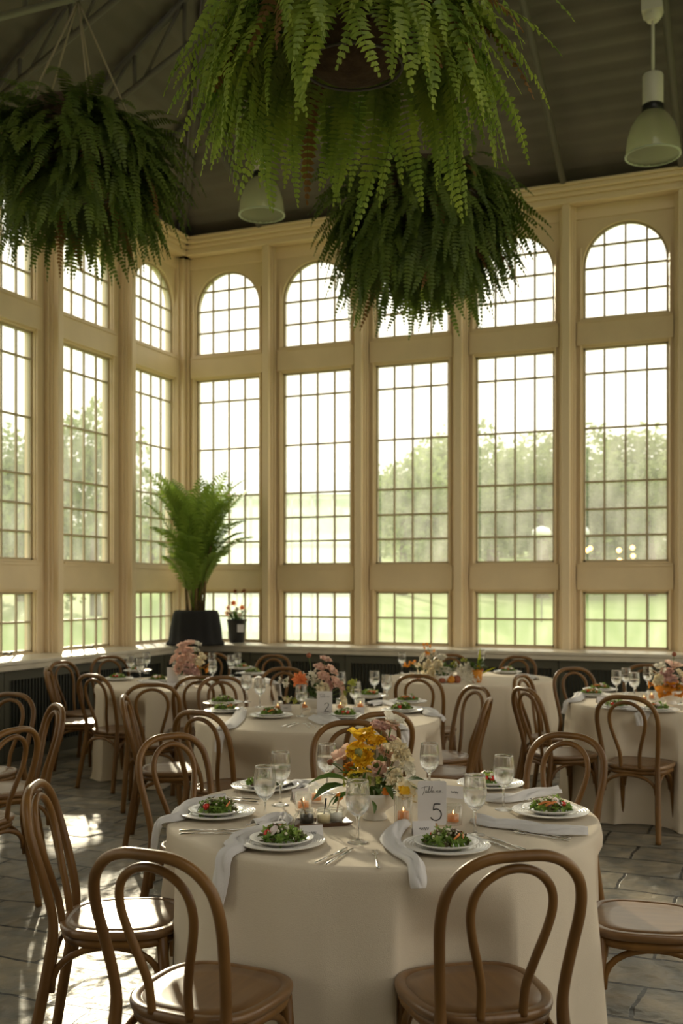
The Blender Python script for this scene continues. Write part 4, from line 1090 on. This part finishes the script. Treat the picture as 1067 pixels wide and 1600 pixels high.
def edge_pts(key, px_angle_pt, drops):
    """points going over the table edge outward through the given tabletop point"""
    c = ld(*TABLES[key]); d = (px_angle_pt - c); d.z = 0; d.normalize(); out = []
    out.append(c + d * (TR - .03) + Vector((0, 0, TZ + .005))); out.append(c + d * (TR + .018) + Vector((0, 0, TZ - .012)))
    for z, o_ in drops: out.append(c + d * (TR + .03 + o_) + Vector((0, 0, TZ - z)))
    return out
napkin([tpos(440, 1292, TZ + .006), tpos(398, 1303, TZ + .01), tpos(368, 1316, TZ + .008)] + edge_pts('T5', tpos(346, 1335), [(.06, .0), (.12, .012), (.16, .02)]), .036, 'grey linen napkin hanging over the edge left of the front left plate, foreground table', 1)
napkin([tpos(632, 1288, TZ + .01), tpos(618, 1298, TZ + .012), tpos(610, 1314, TZ + .01), tpos(628, 1334, TZ + .006)] + edge_pts('T5', tpos(652, 1358), [(.03, .004), (.05, .01)]), .030, 'grey linen napkin falling over the front edge beside the number 5 card, foreground table', 2)
napkin([tpos(352, 1251, TZ + .004), tpos(318, 1254, TZ + .006), tpos(290, 1264, TZ + .006)] + edge_pts('T5', tpos(262, 1281), [(.05, .002), (.10, .01)]), .038, 'grey linen napkin draped over the left edge behind the far left plate, foreground table', 3)
napkin([(746, 1283), (775, 1290), (815, 1294), (860, 1301), (918, 1303)], .040, 'grey linen napkin in front of the far right plate, foreground table', 4)
napkin([(752, 1250), (790, 1251), (830, 1243), (872, 1238)], .038, 'grey linen napkin in front of the back right plate, foreground table', 5)
napkin([(452, 1232), (470, 1226), (490, 1232), (470, 1244)], .045, 'grey linen napkin right of the back left plate, foreground table', 6)
napkin([(396, 1293), (418, 1284), (444, 1280), (440, 1290)], .03, 'crumpled grey napkin right of the far left plate, foreground table', 7)
napkin([(492, 1122), (510, 1131), (520, 1126), (500, 1119)], .05, 'crumpled grey napkin in front of the number 2 card, middle table', 8)
napkin([(575, 1103), (600, 1099), (640, 1108), (668, 1110)] + edge_pts('T2', tpos(686, 1118), [(.04, .01)]), .05, 'grey linen napkin running off the right edge of the middle table', 9)
napkin([(376, 1110), (372, 1122)] + edge_pts('T2', tpos(360, 1136), [(.06, .0), (.14, .01)]), .05, 'grey linen napkin hanging over the front left edge of the middle table', 10)
napkin([(596, 1122)] + edge_pts('T2', tpos(640, 1140), [(.06, .0), (.15, .01)]), .045, 'grey linen napkin hanging over the front right edge of the middle table', 11)
napkin([(985, 1098), (975, 1108)] + edge_pts('R', tpos(972, 1122), [(.05, .0), (.09, .01)]), .05, 'grey linen napkin hanging over the front of the right table', 12)
napkin([(910, 1084), (903, 1091)] + edge_pts('R', tpos(893, 1096), [(.05, .0), (.09, .01)]), .05, 'grey linen napkin at the left edge of the right table', 13)
napkin([(225, 1066), (262, 1072), (285, 1070)], .05, 'crumpled grey napkin in front of the pale card, corner table', 14)
napkin([(330, 1060), (350, 1064), (372, 1062)], .05, 'crumpled grey napkin right of the flowers, corner table', 15)
napkin([(405, 1060)] + edge_pts('BL', tpos(424, 1068), [(.06, .0), (.11, .01)]), .05, 'grey linen napkin over the right edge of the corner table', 16)
napkin([(808, 1056), (828, 1058), (838, 1062)], .045, 'grey linen napkin right of the plate on the rear window table', 17)

# spice jars on a tray
tp = tpos(503, 1289); tr = tag(empty('wooden_tray', tp, TH + .15), 'small dark wooden tray holding three glass spice jars on the foreground table', 'tray')
m = MB(); vs = []
sq = [(-.10, -.052), (.105, -.035), (.095, .052), (-.085, .055)]
for k, z in ((.80, .0), (1.0, .014), (.95, .014), (.76, .006)): vs += [(x * k, y * k, z) for x, y in sq]
fs = [(3, 2, 1, 0), (12, 13, 14, 15)] + [(i * 4 + j, i * 4 + (j + 1) % 4, (i + 1) * 4 + (j + 1) % 4, (i + 1) * 4 + j) for i in range(3) for j in range(4)]
m.add(vs, fs); m.build('tray', tray_m, tr, smooth=False)
def spice(dx, dy, fill, spoon, lid, label, spoon_m=None):
    p = tp + Matrix.Rotation(TH + .15, 3, 'Z') @ Vector((dx, dy, .0065)); r0 = .025
    root = tag(empty('spice_jar', p, TH), label, 'jar', 'spice jars')
    m = MB(); m.lathe([(0, 0), (r0, 0), (r0 + .001, .003), (r0 + .001, .036), (r0 - .004, .044), (r0 - .003, .052), (r0 - .006, .052), (r0 - .006, .044), (r0 - .002, .036), (r0 - .002, .004), (0, .004)], n=28); m.build('glass', jar_m, root)
    m = MB(); m.lathe([(0, .0045), (r0 - .0025, .0045), (r0 - .0025, .031), (0, .034)], n=24); m.build('filling', fill, root)
    m = MB(); m.tube([((r0 - .002) * cos(a), (r0 - .002) * sin(a), .046) for a in [2 * pi * i / 24 for i in range(24)]], .001, n=5, closed=True)
    m.tube([(-r0 + .002, 0, .046), (-r0 - .004, 0, .044), (-r0 - .005, 0, .030)], .001, n=5); m.build('wire_clasp', canemetal, root)
    if lid:
        m = MB(); q = Matrix.Rotation(R(-58), 4, 'Y') @ Matrix.Translation((0, 0, 0)); m2 = MB(); m2.lathe([(0, 0), (.022, 0), (.024, .003), (.022, .007), (0, .007)], n=24)
        m2.v = [tuple(Vector(lid) + q @ Vector(v)) for v in m2.v]; m2.build('glass_lid', jar_m, root)
    m = MB(); m.tube([(0, 0, .02), (spoon[0] * .5, spoon[1], .05), (spoon[0], spoon[1], .085)], [.003, .0022, .0035], n=6); m.ball((0, 0, .031), .007, n=8, sc=(1, 1, .5)); m.build('spoon', spoon_m or stand_m, root)
spice(-.052, -.002, pep_m, (-.02, .002), (-.036, -.008, .025), 'glass jar of dark pepper with a wooden spoon, left on the tray')
spice(.005, -.006, mus_m, (.008, .006), None, 'glass jar of pale spread with a black spoon, middle of the tray', blackm)
spice(.050, .012, salt_m, (.012, .002), (.036, .01, .03), 'glass jar of white salt with a wooden spoon, right on the tray')

# ------------------------------------------------------------------ floral centrepieces
def iris(mb, c, rg, s=1.0):
    petal_bloom(mb, c, (0, 0, 1), .055 * s, 2, 3, .80, rg, wavy=.12, pw=1.25)
    petal_bloom(mb, Vector(c) + Vector((0, 0, .002)), (0, -.2, -1), .055 * s, 1, 3, .45, rg, wavy=.12, pw=1.2)
def arrangement(key, px, py, label, items, leaves=(), extra=None, bowl='foot', seed=1, scale=1.0):
    """items: (dx, dy, dz, colour, radius, kind) relative to the bowl foot in the camera-facing frame"""
    rg = random.Random(seed); p = tpos(px, py); root = tag(empty('floral_centrepiece', p, TH), label, 'flower arrangement')
    if bowl == 'foot': prof = [(0, 0), (.042, 0), (.044, .004), (.034, .022), (.040, .030), (.070, .052), (.084, .086), (.086, .098), (.080, .098), (.074, .075), (0, .07)]
    elif bowl == 'low': prof = [(0, 0), (.05, 0), (.075, .02), (.088, .05), (.090, .062), (.084, .062), (.06, .03), (0, .028)]
    else: prof = [(0, 0), (.04, 0), (.05, .03), (.052, .09), (.048, .11), (.043, .11), (.03, .05), (0, .05)]
    prof = [(a * scale, b_ * scale) for a, b_ in prof]; m = MB(); m.lathe(prof, n=36); m.build('bowl', bowl_m if bowl != 'amber' else fl['amber'], root)
    top = prof[-3][1] if bowl != 'amber' else .1
    items = [(x, y, z, cn, r_ * (1.22 if kind not in ('ball',) else 1.05), kind) for x, y, z, cn, r_, kind in items]
    st = MB()
    for x, y, z, cn, r_, kind in items:
        st.tube(spline([(x * .15, y * .15, top * .7), (x * .55, y * .6, top + (z - top) * .45), (x, y, z)], 4), .0024, n=5)
    st.build('stems', stem_m, root)
    for x, y, z, cn, r_, kind in items:
        m = MB(); out = Vector((x, y - .05, max(.03, (z - top)) * .6 + .01)).normalized()
        if kind == 'iris': iris(m, (x, y, z), rg, r_ / .05)
        elif kind == 'peony':
            petal_bloom(m, (x, y, z), out, r_, 2, 7, .15, rg, wavy=.07); petal_bloom(m, Vector((x, y, z)) + out * r_ * .15, out, r_ * .72, 7, 12, .35, rg, wavy=.16, pw=1.0)
        elif kind == 'tulip': petal_bloom(m, (x, y, z - r_ * .4), out + Vector((0, 0, .6)), r_ * 1.25, 2, 4, .62, rg, wavy=.05)
        elif kind == 'rose': petal_bloom(m, (x, y, z), out, r_, 6, 6, .38, rg, wavy=.09, pw=1.25)
        elif kind == 'ball': m.ball((x, y, z), r_, n=14)
        elif kind == 'bell':
            for q in range(7):
                a = rg.uniform(0, 6.28); q_ = Vector((x, y, z)) + Vector((cos(a), sin(a), rg.uniform(-.7, .7))) * r_ * .8; m.tube([(x, y, z), q_], .0016, n=4); petal_bloom(m, q_, (cos(a), sin(a), -.2), r_ * .46, 1, 5, .35, rg, wavy=.05)
        elif kind == 'daisy':
            petal_bloom(m, (x, y, z), Vector((.0, -1, .35)), r_, 2, 8, .2, rg, wavy=.05, pw=1.2)
        m.build('fruit' if cn == 'kum' else ('seed_pod' if cn == 'pod' else 'bloom'), fl[cn], root)
    lm = MB()
    for k in range(40):
        a = rg.uniform(0, 6.28); l = rg.uniform(.06, .12); h0 = rg.uniform(-.01, .06); leaf(lm, (.35 * l * cos(a), .35 * l * sin(a), top + h0), (l * cos(a), l * sin(a), top + h0 + rg.uniform(-.02, .06)), rg.uniform(.012, .022), rg)
    o = lm.build('foliage', leafg_m, root); o['kind'] = 'stuff'
    for b_, t_, wd in leaves:
        m = MB(); leaf(m, b_, t_, wd, rg, sag=.12); m.build('leaf', leafg_m, root)
    if extra: extra(root)
    return root
# scale at the bowl: 1 px = 3.81/1673 = 2.28 mm ; reference foot (586, 1279)
def q5(px, py, dy=0): return ((px - 586) * .00228, dy, (1279 - py) * .00228 + dy * .2)
I5 = []
for px, py, dy, cn, r_, kd in ((565, 1160, -.01, 'yellow', .046, 'iris'), (572, 1150, -.02, 'yellow', .036, 'rose'), (556, 1170, -.03, 'yellow', .034, 'rose'), (562, 1194, -.03, 'yellow', .042, 'iris'), (570, 1184, -.04, 'yellow', .036, 'rose'), (590, 1200, -.03, 'blush', .034, 'rose'), (575, 1212, -.05, 'cream', .030, 'rose'), (548, 1200, -.02, 'amber', .026, 'rose'), (610, 1208, -.05, 'cream', .036, 'rose'), (586, 1163, 0, 'yellow', .035, 'rose'), (619, 1176, -.02, 'cream', .054, 'peony'), (629, 1196, -.02, 'white', .042, 'rose'),
                               (613, 1128, .0, 'white', .040, 'tulip'), (611, 1131, -.012, 'blush', .026, 'tulip'), (596, 1146, .02, 'pink', .042, 'rose'), (603, 1186, .02, 'blush', .045, 'rose'), (540, 1180, 0, 'blush', .038, 'tulip'), (560, 1168, -.055, 'pod', .014, 'ball'),
                               (517, 1190, -.01, 'brown', .011, 'ball'), (624, 1222, -.06, 'cream', .044, 'tulip'), (626, 1226, -.07, 'yellow', .028, 'tulip'), (562, 1210, -.08, 'green', .030, 'bell'), (548, 1212, -.06, 'green', .022, 'bell'), (585, 1206, -.06, 'green', .022, 'bell'),
                               (601, 1225, -.07, 'kum', .014, 'ball'), (531, 1236, -.05, 'kum', .0135, 'ball'), (632, 1221, -.02, 'kum', .012, 'ball'), (611, 1160, .0, 'pink', .024, 'rose')):
    x, y, z = q5(px, py, dy); I5.append((x, y, z, cn, r_, kd))
def L5(a, b_, w_, dy=-.03): return (q5(*a, dy), q5(*b_, dy - .02), w_)
lv = [L5((545, 1215), (482, 1218), .036), L5((540, 1222), (490, 1243), .034), L5((535, 1235), (514, 1254), .024), L5((550, 1210), (512, 1185), .016), L5((600, 1210), (618, 1186), .010, -.06), L5((600, 1215), (612, 1233), .011, -.08), L5((625, 1222), (662, 1212), .026), L5((628, 1226), (657, 1230), .022),
      L5((560, 1215), (527, 1200), .018), L5((605, 1230), (625, 1205), .008, -.07), L5((570, 1225), (572, 1190), .009, -.07), L5((580, 1235), (583, 1252), .012, -.09), L5((590, 1228), (596, 1185), .010, -.05), L5((548, 1228), (520, 1246), .012, -.05)]
arrangement('T5', 586, 1279, 'white footed bowl of yellow irises, cream peony and kumquats on the foreground table', I5, lv, seed=3)
# middle table : 1 px = 6.8/1673 = 4.06 mm ; foot (497, 1116)
def ref(fx, fy, k, L_):
    return [((px - fx) * k, dy, (fy - py) * k + dy * .12, cn, r_, kd) for px, py, dy, cn, r_, kd in L_]
arrangement('T2', 494, 1113, 'tall peach, blush and orange flower arrangement behind the number 2 card', ref(494, 1113, .00406, (
    (468, 1060, -.03, 'orange', .05, 'daisy'), (508, 1030, 0, 'blush', .04, 'rose'), (500, 1043, -.01, 'blush', .045, 'rose'), (517, 1048, 0, 'blush', .048, 'rose'), (505, 1056, -.03, 'blush', .045, 'rose'), (522, 1064, -.02, 'blush', .045, 'rose'),
    (512, 1070, -.03, 'pink', .04, 'rose'), (531, 1074, 0, 'blush', .045, 'rose'), (484, 1050, 0, 'white', .035, 'bell'), (486, 1061, 0, 'white', .04, 'bell'), (504, 1076, -.06, 'cream', .055, 'rose'), (441, 1060, 0, 'white', .028, 'bell'), (450, 1066, 0, 'white', .028, 'bell'),
    (482, 1021, 0, 'brown', .016, 'ball'), (549, 1063, 0, 'green', .035, 'bell'), (546, 1078, -.02, 'green', .03, 'bell'), (455, 1090, -.05, 'green', .03, 'bell'), (447, 1088, -.05, 'cream', .025, 'bell'), (534, 1092, -.03, 'cream', .045, 'rose'), (493, 1068, -.02, 'white', .035, 'rose'))), seed=5, scale=1.0)
arrangement('BL', 296, 1072, 'pale pink and white flower arrangement on the corner table', ref(296, 1072, .0055, (
    (289, 1013, 0, 'blush', .055, 'rose'), (297, 1010, .02, 'blush', .05, 'rose'), (283, 1020, 0, 'blush', .05, 'rose'), (294, 1022, -.02, 'blush', .055, 'rose'), (276, 1032, 0, 'blush', .055, 'rose'), (288, 1034, -.03, 'blush', .06, 'rose'), (299, 1032, -.02, 'blush', .055, 'rose'),
    (284, 1045, -.04, 'blush', .055, 'rose'), (296, 1045, -.05, 'pink', .055, 'rose'), (308, 1010, 0, 'white', .035, 'rose'), (305, 1019, 0, 'white', .035, 'rose'), (314, 1028, 0, 'cream', .04, 'rose'), (308, 1036, -.02, 'cream', .05, 'rose'), (316, 1044, 0, 'amber', .04, 'bell'), (303, 1050, -.04, 'pink', .05, 'rose'))), seed=6)
arrangement('R', 1048, 1100, 'pink, blush and amber flower arrangement in a glass bowl on the right table', ref(1048, 1100, .0046, (
    (1052, 1041, 0, 'blush', .055, 'tulip'), (1033, 1043, 0, 'white', .04, 'tulip'), (1028, 1052, 0, 'white', .045, 'bell'), (1042, 1055, 0, 'pink', .05, 'rose'), (1030, 1064, -.02, 'cream', .045, 'rose'), (1045, 1064, -.03, 'pink', .05, 'rose'), (1036, 1077, -.05, 'amber', .055, 'tulip'), (1046, 1073, -.05, 'amber', .05, 'iris'),
    (1055, 1078, -.04, 'amber', .05, 'rose'), (1061, 1056, 0, 'cream', .045, 'rose'), (1053, 1024, 0, 'brown', .016, 'ball'), (1064, 1066, 0, 'blush', .045, 'rose'), (1022, 1070, 0, 'amber', .03, 'bell'))), seed=7)
BMK = .0058
arrangement('BM', 692, 1066, 'tall white and yellow flower arrangement, left of two on the rear window table', ref(692, 1066, BMK, (
    (668, 1012, 0, 'amber', .03, 'bell'), (673, 1022, 0, 'amber', .035, 'bell'), (664, 1030, 0, 'white', .045, 'rose'), (678, 1028, 0, 'white', .05, 'rose'), (690, 1031, 0, 'white', .045, 'rose'), (672, 1040, -.02, 'cream', .05, 'rose'), (684, 1041, -.03, 'cream', .05, 'rose'), (656, 1042, 0, 'cream', .04, 'bell'), (638, 1040, 0, 'amber', .025, 'bell'), (646, 1036, 0, 'amber', .025, 'bell'),
    (664, 1050, -.03, 'cream', .05, 'bell'), (676, 1052, -.05, 'cream', .05, 'rose'), (690, 1046, -.03, 'white', .05, 'daisy'), (700, 1050, -.04, 'white', .04, 'daisy'), (703, 1060, -.06, 'amber', .035, 'ball'), (690, 1060, -.06, 'brown', .03, 'ball'))), seed=8, bowl='low')
def lime(root):
    m = MB(); leaf(m, (.02, 0, .05), (.035, 0, .30), .016, random.Random(1), fold=.5, sag=.0); m.build('lime_leaf', fl['lime'], root)
    m = MB(); leaf(m, (.03, 0, .06), (.17, -.01, .13), .012, random.Random(2), fold=.5, sag=.02); m.build('lime_leaf', fl['lime'], root)
arrangement('BM', 744, 1066, 'low white lily arrangement with upright lime leaves on the rear window table', ref(744, 1066, BMK, (
    (722, 1050, -.02, 'white', .06, 'daisy'), (733, 1046, 0, 'white', .055, 'daisy'), (728, 1057, -.04, 'white', .06, 'daisy'), (716, 1044, 0, 'white', .045, 'rose'), (740, 1057, -.03, 'white', .05, 'daisy'), (714, 1060, -.05, 'brown', .035, 'ball'), (712, 1038, 0, 'green', .03, 'bell'), (725, 1034, 0, 'green', .025, 'bell'), (748, 1046, 0, 'orange', .03, 'tulip'))), seed=9, bowl='amber', extra=lime)
